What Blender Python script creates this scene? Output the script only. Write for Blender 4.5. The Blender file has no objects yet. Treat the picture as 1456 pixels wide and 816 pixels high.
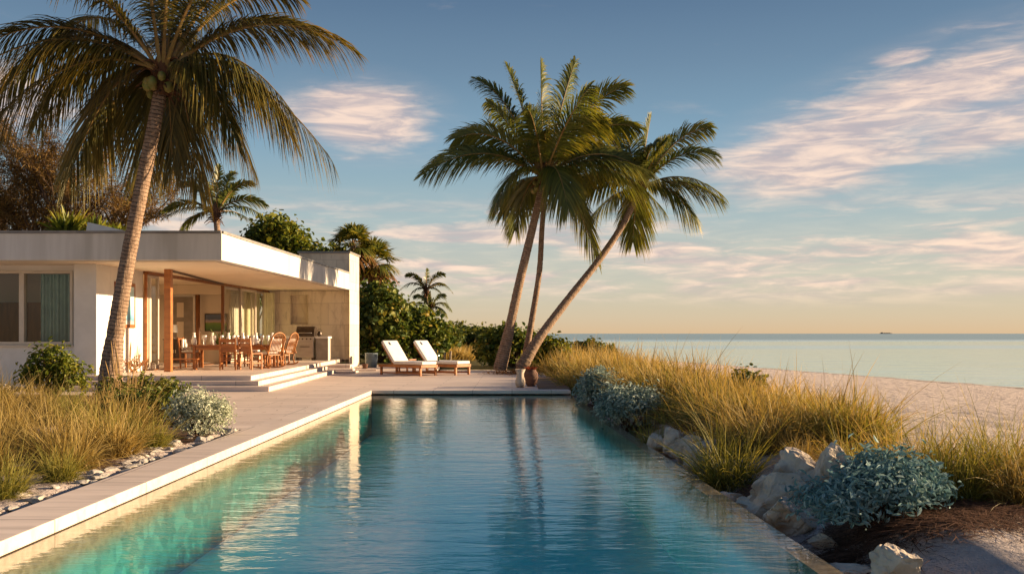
import bpy, bmesh, math, random
import numpy as np
from mathutils import Vector, Matrix, noise as mnoise

SC = bpy.context.scene
COL = SC.collection
R = math.radians

# ------------------------------------------------------------------ camera
F = 1300.0                     # focal length in pixels of the 1456 wide photograph
EYE = 1.3
cam_d = bpy.data.cameras.new('camera'); cam = bpy.data.objects.new('camera', cam_d); COL.objects.link(cam)
cam.location = (0, 0, EYE); cam.rotation_euler = (R(90), 0, 0)
cam_d.sensor_width = 36; cam_d.lens = 36 * F / 1456
cam_d.shift_y = 66 / 1456
cam_d.clip_start = 0.05; cam_d.clip_end = 30000
SC.camera = cam

# ------------------------------------------------------------------ sun, exposure
SUN_AZ, SUN_EL = R(79), R(12.5)           # azimuth from +Y towards +X
sd = Vector((math.sin(SUN_AZ) * math.cos(SUN_EL), math.cos(SUN_AZ) * math.cos(SUN_EL), math.sin(SUN_EL)))
sl = bpy.data.lights.new('sun', 'SUN'); sl.energy = 5.0; sl.angle = R(0.6); sl.color = (1.0, 0.72, 0.43)
so = bpy.data.objects.new('sun', sl); COL.objects.link(so); so.rotation_euler = (-sd).to_track_quat('-Z', 'Y').to_euler()
so.location = (60, 10, 20)
SC.view_settings.view_transform = 'Standard'; SC.view_settings.look = 'None'
SC.view_settings.gamma = 1; SC.view_settings.use_curve_mapping = False
SC.view_settings.exposure = 1.38
SC.cycles.max_bounces = 7; SC.cycles.transparent_max_bounces = 24
SC.cycles.sample_clamp_indirect = 4; SC.cycles.caustics_reflective = False; SC.cycles.caustics_refractive = False
SC.cycles.use_denoising = True


def s2l(r, g, b):
    f = lambda c: (c / 255 / 12.92) if c / 255 <= .04045 else ((c / 255 + .055) / 1.055) ** 2.4
    return (f(r), f(g), f(b), 1)


# ------------------------------------------------------------------ node helper
class NT:
    def __init__(s, tree): s.t = tree; s.n = tree.nodes; s.l = tree.links
    def add(s, typ, **kw):
        n = s.n.new(typ)
        for k, v in kw.items():
            if k.startswith('_'): setattr(n, k[1:], v)
        for k, v in kw.items():
            if not k.startswith('_'): s.set(n, k, v)
        return n
    def set(s, n, k, v):
        k2 = int(k[1:]) if k[0] == 'i' and k[1:].isdigit() else k.replace('__', ' ')
        sock = n.inputs[k2]
        if isinstance(v, bpy.types.NodeSocket): s.l.new(v, sock)
        else: sock.default_value = v
    def math(s, op, a, b=None, c=None, clamp=False):
        n = s.n.new('ShaderNodeMath'); n.operation = op; n.use_clamp = clamp
        for i, v in enumerate((a, b, c)):
            if v is None: continue
            if isinstance(v, bpy.types.NodeSocket): s.l.new(v, n.inputs[i])
            else: n.inputs[i].default_value = v
        return n.outputs[0]
    def mix(s, f, a, b, blend='MIX'):
        n = s.n.new('ShaderNodeMix'); n.data_type = 'RGBA'; n.blend_type = blend
        for i, v in ((0, f), (6, a), (7, b)):
            if isinstance(v, bpy.types.NodeSocket): s.l.new(v, n.inputs[i])
            else: n.inputs[i].default_value = v if i == 0 else (tuple(v) + (1,))[:4]
        return n.outputs[2]
    def ramp(s, f, stops, interp='LINEAR'):
        n = s.n.new('ShaderNodeValToRGB'); e = n.color_ramp.elements; n.color_ramp.interpolation = interp
        while len(e) < len(stops): e.new(0.5)
        for el, (p, c) in zip(e, stops):
            el.position = p; el.color = c if len(c) == 4 else tuple(c) + (1,)
        s.l.new(f, n.inputs[0]); return n.outputs[0]
    def smooth(s, v, a, b):
        n = s.n.new('ShaderNodeMapRange'); n.interpolation_type = 'SMOOTHSTEP'
        s.l.new(v, n.inputs[0]); n.inputs[1].default_value = a; n.inputs[2].default_value = b
        return n.outputs[0]
    def noise(s, vec, scale, detail=4, rough=.55, dist=0, dims='3D'):
        n = s.n.new('ShaderNodeTexNoise'); n.noise_dimensions = dims
        if vec is not None: s.l.new(vec, n.inputs['Vector'])
        n.inputs['Scale'].default_value = scale; n.inputs['Detail'].default_value = detail
        n.inputs['Roughness'].default_value = rough; n.inputs['Distortion'].default_value = dist
        return n.outputs[0]
    def mapping(s, vec, loc=(0, 0, 0), rot=(0, 0, 0), scale=(1, 1, 1)):
        n = s.n.new('ShaderNodeMapping'); s.l.new(vec, n.inputs[0])
        n.inputs[1].default_value = loc; n.inputs[2].default_value = rot; n.inputs[3].default_value = scale
        return n.outputs[0]


# ------------------------------------------------------------------ world: daylight sky with clouds
world = bpy.data.worlds.new('World'); SC.world = world; world.use_nodes = True
w = NT(world.node_tree); w.n.clear()
sky = w.add('ShaderNodeTexSky', _sky_type='NISHITA', _sun_disc=False, _sun_elevation=SUN_EL, _sun_rotation=SUN_AZ,
            _altitude=0, _air_density=1.0, _dust_density=1.5, _ozone_density=2.0)
tc = w.add('ShaderNodeTexCoord')
sep = w.add('ShaderNodeSeparateXYZ'); w.l.new(tc.outputs['Generated'], sep.inputs[0])
X, Y, Z = sep.outputs
az = w.math('ARCTAN2', X, Y)
el = w.math('ARCSINE', Z)
grad = w.ramp(w.math('DIVIDE', el, 1.2, clamp=True), [
    (0.0, s2l(182, 156, 124)), (0.014, s2l(178, 162, 136)), (0.045, s2l(166, 166, 150)), (0.10, s2l(138, 156, 158)),
    (0.17, s2l(108, 136, 154)), (0.235, s2l(90, 114, 135)), (0.30, s2l(71, 94, 119)), (1.0, s2l(44, 66, 100))])
# warmer towards the low sun
warm = w.math('MULTIPLY', w.smooth(az, -0.3, 1.5), w.math('SUBTRACT', 1.0, w.smooth(el, 0.0, 0.22)))
grad = w.mix(w.math('MULTIPLY', warm, 0.12), grad, s2l(210, 176, 134))
# cloud field in azimuth / elevation
comb = w.add('ShaderNodeCombineXYZ'); w.l.new(az, comb.inputs[0]); w.l.new(el, comb.inputs[1])
ae = comb.outputs[0]
def blob(cx, cy, rx, ry, rot=0):
    m = w.mapping(ae, (-cx, -cy, 0))
    m = w.mapping(m, (0, 0, 0), (0, 0, -rot))
    m = w.mapping(m, (0, 0, 0), (0, 0, 0), (1 / rx, 1 / ry, 0))
    ln = w.add('ShaderNodeVectorMath', _operation='LENGTH'); w.l.new(m, ln.inputs[0])
    return w.math('SUBTRACT', 1.0, w.smooth(ln.outputs['Value'], 0.1, 1.0))
n_big = w.noise(w.mapping(ae, (3.1, 1.7, 0), (0, 0, R(-17)), (4.8, 24, 1)), 1.0, 9, .6, .3)
n_fine = w.noise(w.mapping(ae, (0, 5, 0), (0, 0, R(-14)), (16, 95, 1)), 1.0, 7, .6, .5)
n_str = w.noise(w.mapping(ae, (7, 2, 0), (0, 0, R(-3)), (4.5, 42, 1)), 1.0, 8, .6, .4)
mask = blob(-0.155, 0.228, 0.125, 0.062, R(-6))
mask = w.math('MAXIMUM', mask, w.math('MULTIPLY', blob(-0.53, 0.225, 0.14, 0.06), .9))
mask = w.math('MAXIMUM', mask, blob(0.375, 0.205, 0.27, 0.085, R(19)))
mask = w.math('MAXIMUM', mask, w.math('MULTIPLY', blob(0.47, 0.20, 0.16, 0.05, R(8)), .9))
mask = w.math('MAXIMUM', mask, w.math('MULTIPLY', blob(0.405, 0.270, 0.055, 0.014, R(5)), .9))
mask = w.math('MAXIMUM', mask, w.math('MULTIPLY', blob(-0.02, 0.132, 0.02, 0.008), .75))
cl1 = w.smooth(w.math('ADD', w.math('ADD', w.math('MULTIPLY', n_big, 1.05), w.math('MULTIPLY', n_fine, .28)), w.math('MULTIPLY', mask, .58)), 0.72, 1.22)
cl1 = w.math('MULTIPLY', cl1, w.smooth(mask, 0.0, .25))
band = w.math('MULTIPLY', w.smooth(el, 0.02, 0.06), w.math('SUBTRACT', 1.0, w.smooth(el, 0.09, 0.165)))
cl2 = w.math('MULTIPLY', w.smooth(w.math('ADD', w.math('MULTIPLY', n_str, .8), w.math('MULTIPLY', n_fine, .25)), 0.42, 0.64), band)
high = w.math('MULTIPLY', w.smooth(n_big, .60, .78), w.math('MULTIPLY', w.smooth(el, .15, .3), .22))
ccol = w.mix(w.smooth(n_fine, .35, .68), s2l(164, 150, 150), s2l(218, 190, 170))
ccol = w.mix(w.math('MULTIPLY', warm, .35), ccol, s2l(226, 190, 150))
base = w.mix(0.92, w.mix(1.0, sky.outputs[0], (.055, .055, .055), 'MULTIPLY'), grad)
cov = w.math('MAXIMUM', w.math('MAXIMUM', w.math('MULTIPLY', cl1, .80), w.math('MULTIPLY', w.math('MULTIPLY', mask, .42), w.smooth(n_big, .3, .6))), w.math('MAXIMUM', w.math('MAXIMUM', w.math('MULTIPLY', cl2, .85), w.math('MULTIPLY', band, .15)), high))
colr = w.mix(cov, base, ccol)
colr = w.mix(1.0, colr, (8.9, 8.9, 8.9), 'MULTIPLY')      # Nishita-like physical radiance, brought down by the strength
for n in w.n:
    if n.type == 'MIX': n.clamp_result = False
bg = w.add('ShaderNodeBackground', Strength=0.07); w.l.new(colr, bg.inputs[0])
wo = w.add('ShaderNodeOutputWorld'); w.l.new(bg.outputs[0], wo.inputs[0])


# ------------------------------------------------------------------ materials
def material(name):
    m = bpy.data.materials.new(name); m.use_nodes = True
    t = NT(m.node_tree); t.n.clear()
    out = t.add('ShaderNodeOutputMaterial')
    return m, t, out


def mat(name, c1, c2=None, scale=4, rough=.6, bump=0, bscale=None, metal=0, spec=.4, stretch=(1, 1, 1), detail=5, c3=None, blo=.35, bhi=.65, world=False):
    m, t, out = material(name)
    p = t.add('ShaderNodeBsdfPrincipled', Roughness=rough, Metallic=metal)
    p.inputs['Specular IOR Level'].default_value = spec
    if world:
        gp = t.add('ShaderNodeNewGeometry'); co = gp.outputs['Position']
    else:
        co = t.add('ShaderNodeTexCoord').outputs['Object']
    v = t.mapping(co, scale=stretch)
    nz = t.noise(v, scale, detail, .6, .2)
    col = t.mix(t.smooth(nz, blo, bhi), c1, c2 or tuple(x * .75 for x in c1))
    if c3:
        col = t.mix(t.smooth(t.noise(v, scale * .27, 4, .6), .52, .66), col, c3)
    t.set(p, 'Base__Color', col)
    if bump:
        b = t.add('ShaderNodeBump', Strength=bump, Distance=.02); t.l.new(t.noise(v, bscale or scale * 3, 6, .65), b.inputs['Height'])
        t.l.new(b.outputs[0], p.inputs['Normal'])
    t.l.new(p.outputs[0], out.inputs[0])
    return m


def leaf_mat(name, stops, trans=.35, rough=.5, spec=.3, tint=None, noise_w=.3):
    """foliage: colour picked per leaf from a ramp, some light through the blade"""
    m, t, out = material(name)
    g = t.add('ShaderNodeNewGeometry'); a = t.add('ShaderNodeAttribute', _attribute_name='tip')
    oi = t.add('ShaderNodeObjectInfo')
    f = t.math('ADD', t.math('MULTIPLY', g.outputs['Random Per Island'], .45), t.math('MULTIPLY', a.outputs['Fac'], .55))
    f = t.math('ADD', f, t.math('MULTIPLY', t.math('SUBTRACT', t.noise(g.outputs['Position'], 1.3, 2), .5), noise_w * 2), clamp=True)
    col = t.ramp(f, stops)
    p = t.add('ShaderNodeBsdfPrincipled', Roughness=rough, Base__Color=col); p.inputs['Specular IOR Level'].default_value = spec
    tr = t.add('ShaderNodeBsdfTranslucent'); t.l.new(t.mix(1.0, col, tint or (1.0, .95, .55), 'MULTIPLY'), tr.inputs[0])
    mx = t.add('ShaderNodeMixShader'); mx.inputs[0].default_value = trans
    t.l.new(p.outputs[0], mx.inputs[1]); t.l.new(tr.outputs[0], mx.inputs[2]); t.l.new(mx.outputs[0], out.inputs[0])
    return m


def glass_mat(name, tint, f0=.06, rough=.02):
    m, t, out = material(name)
    lw_ = t.add('ShaderNodeLayerWeight', Blend=.5); fres = t.math('ADD', t.math('MULTIPLY', t.math('POWER', lw_.outputs['Facing'], 5.0), .9), .025)
    gl = t.add('ShaderNodeBsdfGlossy', Roughness=rough); tr = t.add('ShaderNodeBsdfTransparent', Color=tuple(tint) + (1,))
    mx = t.add('ShaderNodeMixShader'); t.l.new(t.math('ADD', fres, f0, clamp=True), mx.inputs[0])
    t.l.new(tr.outputs[0], mx.inputs[1]); t.l.new(gl.outputs[0], mx.inputs[2]); t.l.new(mx.outputs[0], out.inputs[0])
    return m


M = {}
M['plaster'] = mat('white plaster', (.74, .72, .68), (.66, .64, .60), 1.3, .75, .12, 30, c3=(.60, .56, .51))
M['roof_plaster'] = mat('roof plaster', (.70, .67, .63), (.62, .59, .55), 2.6, .8, .15, 25, stretch=(1.6, 1.6, .16), c3=(.53, .50, .455))
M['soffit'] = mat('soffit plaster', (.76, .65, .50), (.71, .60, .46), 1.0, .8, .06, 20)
M['inner_wall'] = mat('interior wall', (.76, .65, .51), (.70, .60, .47), 1.0, .8, .05, 20)
M['flash'] = mat('roof flashing', (.20, .19, .18), (.28, .26, .24), 3, .5)
M['travertine'] = None
M['wood'] = mat('teak', (.30, .12, .04), (.19, .07, .022), 9, .42, .15, 30, stretch=(1, 1, .12))
M['wood_h'] = mat('oiled timber', (.42, .16, .045), (.28, .10, .03), 8, .38, .12, 30, stretch=(.2, 1, 1))
M['rattan'] = mat('rattan', (.40, .17, .05), (.26, .10, .03), 14, .45, .3, 60)
M['dark_wood'] = mat('dark wood', (.06, .03, .018), (.035, .018, .012), 8, .4, .1, 30, stretch=(1, 1, .15))
M['bleached'] = mat('bleached timber', (.33, .27, .20), (.22, .17, .12), 10, .8, .4, 40, stretch=(.15, 1, 1))
M['boards'] = mat('brown boards', (.22, .12, .065), (.13, .07, .035), 9, .7, .4, 30, stretch=(.15, 1, 1))
M['frame'] = mat('window frame', (.62, .55, .45), (.56, .49, .40), 3, .5)
M['cushion'] = mat('white canvas', (.82, .78, .72), (.76, .72, .66), 6, .9, .25, 90)
M['navy'] = mat('navy tag', (.03, .05, .12), (.02, .03, .09), 6, .8)
M['steel'] = mat('stainless steel', (.46, .42, .37), (.38, .34, .30), 20, .3, .05, 60, metal=.9, stretch=(.1, 1, 1))
M['steel_dark'] = mat('dark enamel', (.10, .075, .055), (.07, .05, .04), 8, .3, metal=.5)
M['white_top'] = mat('white stone top', (.78, .74, .68), (.70, .66, .6), 5, .4)
M['grey_panel'] = mat('grey panel', (.33, .28, .23), (.26, .22, .18), 4, .5)
M['curtain'] = mat('curtain cloth', (.34, .50, .46), (.28, .42, .39), 5, .9)
M['curtain_y'] = mat('cream curtain', (.86, .82, .56), (.78, .74, .50), 5, .9)
M['lamp_shade'] = mat('linen shade', (.8, .76, .66), (.74, .7, .6), 6, .8)
M['clay'] = mat('clay', (.17, .085, .055), (.10, .05, .035), 5, .8, .5, 18, stretch=(1, 1, 2.5))
M['cream_clay'] = mat('cream glaze', (.55, .45, .35), (.34, .25, .18), 4, .7, .3, 20)
M['zinc'] = mat('blue grey zinc', (.20, .26, .30), (.15, .20, .23), 5, .5, .1, 20, metal=.3)
M['rock'] = mat('limestone', (.62, .53, .42), (.42, .34, .26), 5, .9, .7, 13, c3=(.30, .22, .15), detail=8, blo=.3, bhi=.7)
M['chip'] = mat('pale stone chip', (.50, .455, .40), (.36, .32, .275), 6, .9, .6, 20)
M['leaf'] = leaf_mat('sea grape leaf', [(0, (.03, .052, .012)), (.45, (.095, .145, .026)), (.8, (.24, .25, .042)), (1, (.45, .31, .06))], .3)
M['leaf_dark'] = leaf_mat('dark leaf', [(0, (.026, .05, .014)), (.5, (.075, .13, .026)), (1, (.22, .23, .045))], .28)
M['leaf_yel'] = leaf_mat('yellow green leaf', [(0, (0.046, 0.072, 0.010)), (.5, (0.143, 0.182, 0.023)), (1, (0.390, 0.325, 0.039))], .35)
M['hedge'] = leaf_mat('hedge leaf', [(0, (.035, .06, .014)), (.5, (.13, .16, .03)), (1, (.30, .26, .05))], .3)
M['silver'] = leaf_mat('silver leaf', [(0, (.26, .29, .20)), (.5, (.52, .55, .42)), (1, (.76, .76, .60))], .2, .8, .1, (1, 1, .85))
M['silver_green'] = leaf_mat('silver green leaf', [(0, (.12, .18, .155)), (.5, (.29, .37, .32)), (1, (.60, .64, .55))], .2, .75, .15, (1, 1, .9))
M['blue_silver'] = leaf_mat('blue grey leaf', [(0, (.10, .185, .19)), (.5, (.215, .35, .355)), (1, (.50, .60, .57))], .18, .75, .15, (1, 1, .9))
M['needle'] = leaf_mat('rusty needle', [(0, (.07, .045, .016)), (.5, (.21, .13, .042)), (1, (.40, .24, .075))], .3, .7, .1, (1, .8, .5))
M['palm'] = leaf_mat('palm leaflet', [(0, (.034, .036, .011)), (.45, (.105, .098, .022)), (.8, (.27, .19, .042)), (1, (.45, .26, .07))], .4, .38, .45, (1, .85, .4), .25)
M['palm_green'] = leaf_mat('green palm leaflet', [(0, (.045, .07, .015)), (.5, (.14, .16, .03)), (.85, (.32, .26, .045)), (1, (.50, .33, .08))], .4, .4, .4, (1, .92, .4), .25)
M['palm_dry'] = leaf_mat('dry palm leaflet', [(0, (.10, .05, .018)), (.5, (.22, .11, .04)), (1, (.36, .20, .07))], .3, .6, .1, (1, .8, .5))
M['rachis'] = mat('frond stem', (.26, .17, .05), (.20, .11, .03), 6, .5)
M['husk'] = mat('palm husk', (.15, .065, .028), (.08, .035, .016), 12, .9, .6, 40)
M['coco'] = mat('coconut', (.16, .17, .035), (.24, .16, .04), 5, .5)
M['bark'] = mat('bark', (.12, .075, .045), (.07, .04, .025), 6, .9, .6, 20, stretch=(1, 1, .3))
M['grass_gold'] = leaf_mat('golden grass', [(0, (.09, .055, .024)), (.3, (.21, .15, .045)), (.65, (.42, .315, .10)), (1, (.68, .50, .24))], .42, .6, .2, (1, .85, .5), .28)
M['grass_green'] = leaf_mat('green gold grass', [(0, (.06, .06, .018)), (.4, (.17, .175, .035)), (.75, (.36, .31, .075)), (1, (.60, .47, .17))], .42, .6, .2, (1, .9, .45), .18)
M['seed'] = mat('seed plume', (.42, .27, .11), (.30, .18, .07), 20, .9)
M['straw'] = leaf_mat('dead straw', [(0, (.07, .032, .02)), (.6, (.15, .075, .045)), (1, (.28, .16, .10))], .1, .8, .1)
M['glass'] = glass_mat('window glass', (.93, .94, .92), .0)
M['glass_dark'] = glass_mat('tinted glass', (.90, .90, .88), .0)
M['tableware'] = mat('frosted glassware', (.80, .76, .70), (.72, .68, .62), 4, .15, spec=.7)
M['green_glass'] = mat('bottle glass', (.03, .06, .02), (.02, .04, .015), 4, .1, spec=.8)
M['ship'] = mat('ship hull', (.16, .16, .16), (.12, .12, .13), .1, .7)
M['flower'] = leaf_mat('red flower', [(0, (.16, .03, .015)), (.6, (.35, .08, .03)), (1, (.45, .2, .06))], .2)


def palm_bark():
    m, t, out = material('palm bark')
    a = t.add('ShaderNodeAttribute', _attribute_name='tip'); oc = t.add('ShaderNodeTexCoord').outputs['Object']
    n1 = t.noise(oc, 9, 5, .6); n2 = t.noise(t.mapping(oc, scale=(1, 1, .25)), 22, 4, .6)
    ph = t.math('ADD', t.math('MULTIPLY', a.outputs['Fac'], 13.5), t.math('MULTIPLY', n1, 1.1))
    ring = t.math('FRACT', ph)
    ringc = t.smooth(ring, .72, .98)
    col = t.mix(t.smooth(n1, .35, .65), (.34, .235, .165), (.23, .15, .10))
    col = t.mix(t.math('MULTIPLY', ringc, .92), col, (.085, .05, .033))
    col = t.mix(t.math('MULTIPLY', t.smooth(n2, .5, .75), .5), col, (.42, .33, .25))
    p = t.add('ShaderNodeBsdfPrincipled', Roughness=.85, Base__Color=col); p.inputs['Specular IOR Level'].default_value = .2
    b = t.add('ShaderNodeBump', Strength=.9, Distance=.03)
    t.l.new(t.math('ADD', t.math('MULTIPLY', ringc, -1.0), n2), b.inputs['Height']); t.l.new(b.outputs[0], p.inputs['Normal'])
    t.l.new(p.outputs[0], out.inputs[0]); return m
M['palm_bark'] = palm_bark()


def paving(name, c1, c2, bw, bh, joint=(.30, .25, .21), rough=.6):
    m, t, out = material(name)
    pos = t.add('ShaderNodeNewGeometry').outputs['Position']
    br = t.add('ShaderNodeTexBrick', Scale=1.0, Mortar__Size=.009, Mortar__Smooth=.2, Brick__Width=bw, Row__Height=bh, Bias=0,
               Color1=c1 + (1,), Color2=c2 + (1,), Mortar=joint + (1,))
    t.l.new(pos, br.inputs['Vector'])
    st = t.noise(t.mapping(pos, scale=(.8, 7, 5)), 1.2, 6, .65, .4)
    sp = t.noise(pos, .7, 5, .6)
    col = t.mix(t.math('MULTIPLY', t.smooth(st, .36, .70), .7), br.outputs[0], tuple(x * .62 for x in c1))
    col = t.mix(t.math('MULTIPLY', t.smooth(sp, .5, .75), .35), col, tuple(x * .75 for x in c2))
    p = t.add('ShaderNodeBsdfPrincipled', Base__Color=col, Roughness=rough); p.inputs['Specular IOR Level'].default_value = .35
    b = t.add('ShaderNodeBump', Strength=.12, Distance=.003)
    t.l.new(t.math('ADD', t.noise(pos, 40, 5, .65), t.math('MULTIPLY', br.outputs[1], -1.5)), b.inputs['Height']); t.l.new(b.outputs[0], p.inputs['Normal'])
    t.l.new(p.outputs[0], out.inputs[0]); return m
M['deck'] = paving('pale deck stone', (.80, .66, .57), (.67, .545, .465), 1.8, .45)
M['coping'] = paving('coping stone', (.78, .65, .565), (.71, .59, .51), .9, 1.6)
M['pool_tile'] = None


def pool_tile():
    m, t, out = material('pool mosaic')
    pos = t.add('ShaderNodeNewGeometry').outputs['Position']
    vo = t.add('ShaderNodeTexVoronoi', Scale=9.0); t.l.new(pos, vo.inputs['Vector'])
    sepc = t.add('ShaderNodeSeparateColor'); t.l.new(vo.outputs['Color'], sepc.inputs[0])
    col = t.ramp(sepc.outputs[0], [(0, (.32, .80, .74)), (.5, (.46, .90, .82)), (.9, (.62, .95, .84)), (1, (.92, .98, .88))])
    col = t.mix(t.smooth(t.noise(pos, .8, 4), .4, .7), col, (.26, .78, .76))
    z = t.add('ShaderNodeSeparateXYZ'); t.l.new(pos, z.inputs[0])
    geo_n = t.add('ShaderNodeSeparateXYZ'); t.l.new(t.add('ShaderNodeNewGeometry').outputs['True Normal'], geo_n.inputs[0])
    wallc = t.ramp(sepc.outputs[1], [(0, (.05, .19, .17)), (.6, (.08, .25, .225)), (1, (.14, .34, .29))])     # green mosaic, painted darker on the sun-facing side to offset the sunlight
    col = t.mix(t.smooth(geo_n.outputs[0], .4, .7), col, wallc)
    sand = t.mix(t.smooth(t.noise(pos, 14, 4), .35, .65), (.33, .24, .15), (.22, .155, .09))
    col = t.mix(t.smooth(t.math('ADD', z.outputs[2], t.math('MULTIPLY', t.noise(pos, 3, 3), .12)), -.40, -.20), col, sand)
    p = t.add('ShaderNodeBsdfPrincipled', Base__Color=col, Roughness=.5); t.l.new(p.outputs[0], out.inputs[0]); return m
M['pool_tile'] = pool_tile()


def travertine():
    m, t, out = material('travertine')
    pos = t.add('ShaderNodeNewGeometry').outputs['Position']
    sxyz = t.add('ShaderNodeSeparateXYZ'); t.l.new(pos, sxyz.inputs[0])
    cb = t.add('ShaderNodeCombineXYZ'); t.l.new(t.math('ADD', sxyz.outputs[0], sxyz.outputs[1]), cb.inputs[0]); t.l.new(sxyz.outputs[2], cb.inputs[1])
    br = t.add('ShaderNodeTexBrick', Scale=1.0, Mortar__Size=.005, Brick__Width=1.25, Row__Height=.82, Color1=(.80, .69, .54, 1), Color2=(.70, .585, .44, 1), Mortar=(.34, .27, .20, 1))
    t.l.new(cb.outputs[0], br.inputs['Vector'])
    n1 = t.noise(t.mapping(pos, scale=(1, 1, .35)), 3.2, 7, .65, .6); n2 = t.noise(t.mapping(pos, scale=(1.6, 1.6, .3)), 5.5, 6, .7, .3)
    col = t.mix(t.math('MULTIPLY', t.smooth(n1, .45, .68), .6), br.outputs[0], (.46, .36, .255))
    col = t.mix(t.math('MULTIPLY', t.smooth(n2, .56, .70), .55), col, (.36, .29, .22))
    p = t.add('ShaderNodeBsdfPrincipled', Base__Color=col, Roughness=.75); b = t.add('ShaderNodeBump', Strength=.35, Distance=.02)
    t.l.new(t.noise(pos, 30, 5, .7), b.inputs['Height']); t.l.new(b.outputs[0], p.inputs['Normal']); t.l.new(p.outputs[0], out.inputs[0]); return m
M['travertine'] = travertine()


def water_mat(name, transp, bump, scales, volume=None, deep=None, rough=.02, f0=0.0):
    m, t, out = material(name)
    pos = t.add('ShaderNodeNewGeometry').outputs['Position']
    h = None
    for (sx, sy, rot, amp, det) in scales:
        n = t.noise(t.mapping(pos, rot=(0, 0, rot), scale=(sx, sy, 1)), 1.0, det, .5, .6)
        h = t.math('MULTIPLY', n, amp) if h is None else t.math('ADD', h, t.math('MULTIPLY', n, amp))
    b = t.add('ShaderNodeBump', Strength=1.0, Distance=bump); t.l.new(h, b.inputs['Height'])
    lw_ = t.add('ShaderNodeLayerWeight', Blend=.5); t.l.new(b.outputs[0], lw_.inputs['Normal'])
    fres = t.math('ADD', t.math('MULTIPLY', t.math('POWER', lw_.outputs['Facing'], 5.0), .98), .02)      # Schlick, the same from both sides
    gl = t.add('ShaderNodeBsdfGlossy', Roughness=rough); t.l.new(b.outputs[0], gl.inputs['Normal'])
    if deep is not None:        # calm inshore water, wind-ruffled water farther out
        sy_ = t.add('ShaderNodeSeparateXYZ'); t.l.new(pos, sy_.inputs[0])
        yy = t.math('ADD', sy_.outputs[1], t.math('MULTIPLY', t.noise(t.mapping(pos, scale=(.004, .012, 1)), 1.0, 3), 90.0))
        rf = t.math('ADD', t.math('MULTIPLY', t.smooth(yy, 300, 420), .32), t.math('MULTIPLY', t.math('MULTIPLY', t.smooth(yy, 170, 190), t.math('SUBTRACT', 1.0, t.smooth(yy, 215, 240))), .08))
        t.l.new(t.math('ADD', rf, rough), gl.inputs['Roughness']); gl.inputs['Color'].default_value = (.90, 1, .99, 1)
    if deep is None:
        un = t.add('ShaderNodeBsdfTransparent', Color=transp + (1,))
    else:
        un = t.add('ShaderNodeBsdfDiffuse')
        sy2 = t.add('ShaderNodeSeparateXYZ'); t.l.new(pos, sy2.inputs[0]); ruff = t.smooth(sy2.outputs[1], 280, 420)
        t.l.new(t.mix(ruff, (.40, .58, .54), deep), un.inputs[0]); fres = t.math('MULTIPLY', fres, t.math('SUBTRACT', 1.0, t.math('MULTIPLY', ruff, .55)))
    mx = t.add('ShaderNodeMixShader'); t.l.new(t.math('ADD', fres, f0, clamp=True), mx.inputs[0])
    t.l.new(un.outputs[0], mx.inputs[1]); t.l.new(gl.outputs[0], mx.inputs[2]); t.l.new(mx.outputs[0], out.inputs['Surface'])
    if volume:
        va = t.add('ShaderNodeVolumeAbsorption', Color=volume[0] + (1,), Density=volume[1]); t.l.new(va.outputs[0], out.inputs['Volume'])
    return m
M['water'] = water_mat('pool water', (.97, 1, 1), .0085, [(1.3, 4.2, .06, .55, 3), (4.5, 12.0, -.12, .28, 3), (.35, .9, .3, .5, 2)], ((.30, .93, .96), .30), None, .015)
M['sea'] = water_mat('sea water', None, .10, [(.25, .7, .3, .6, 4), (.05, .2, .2, 1.2, 3)], None, (.15, .25, .27), .08, .06)


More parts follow.
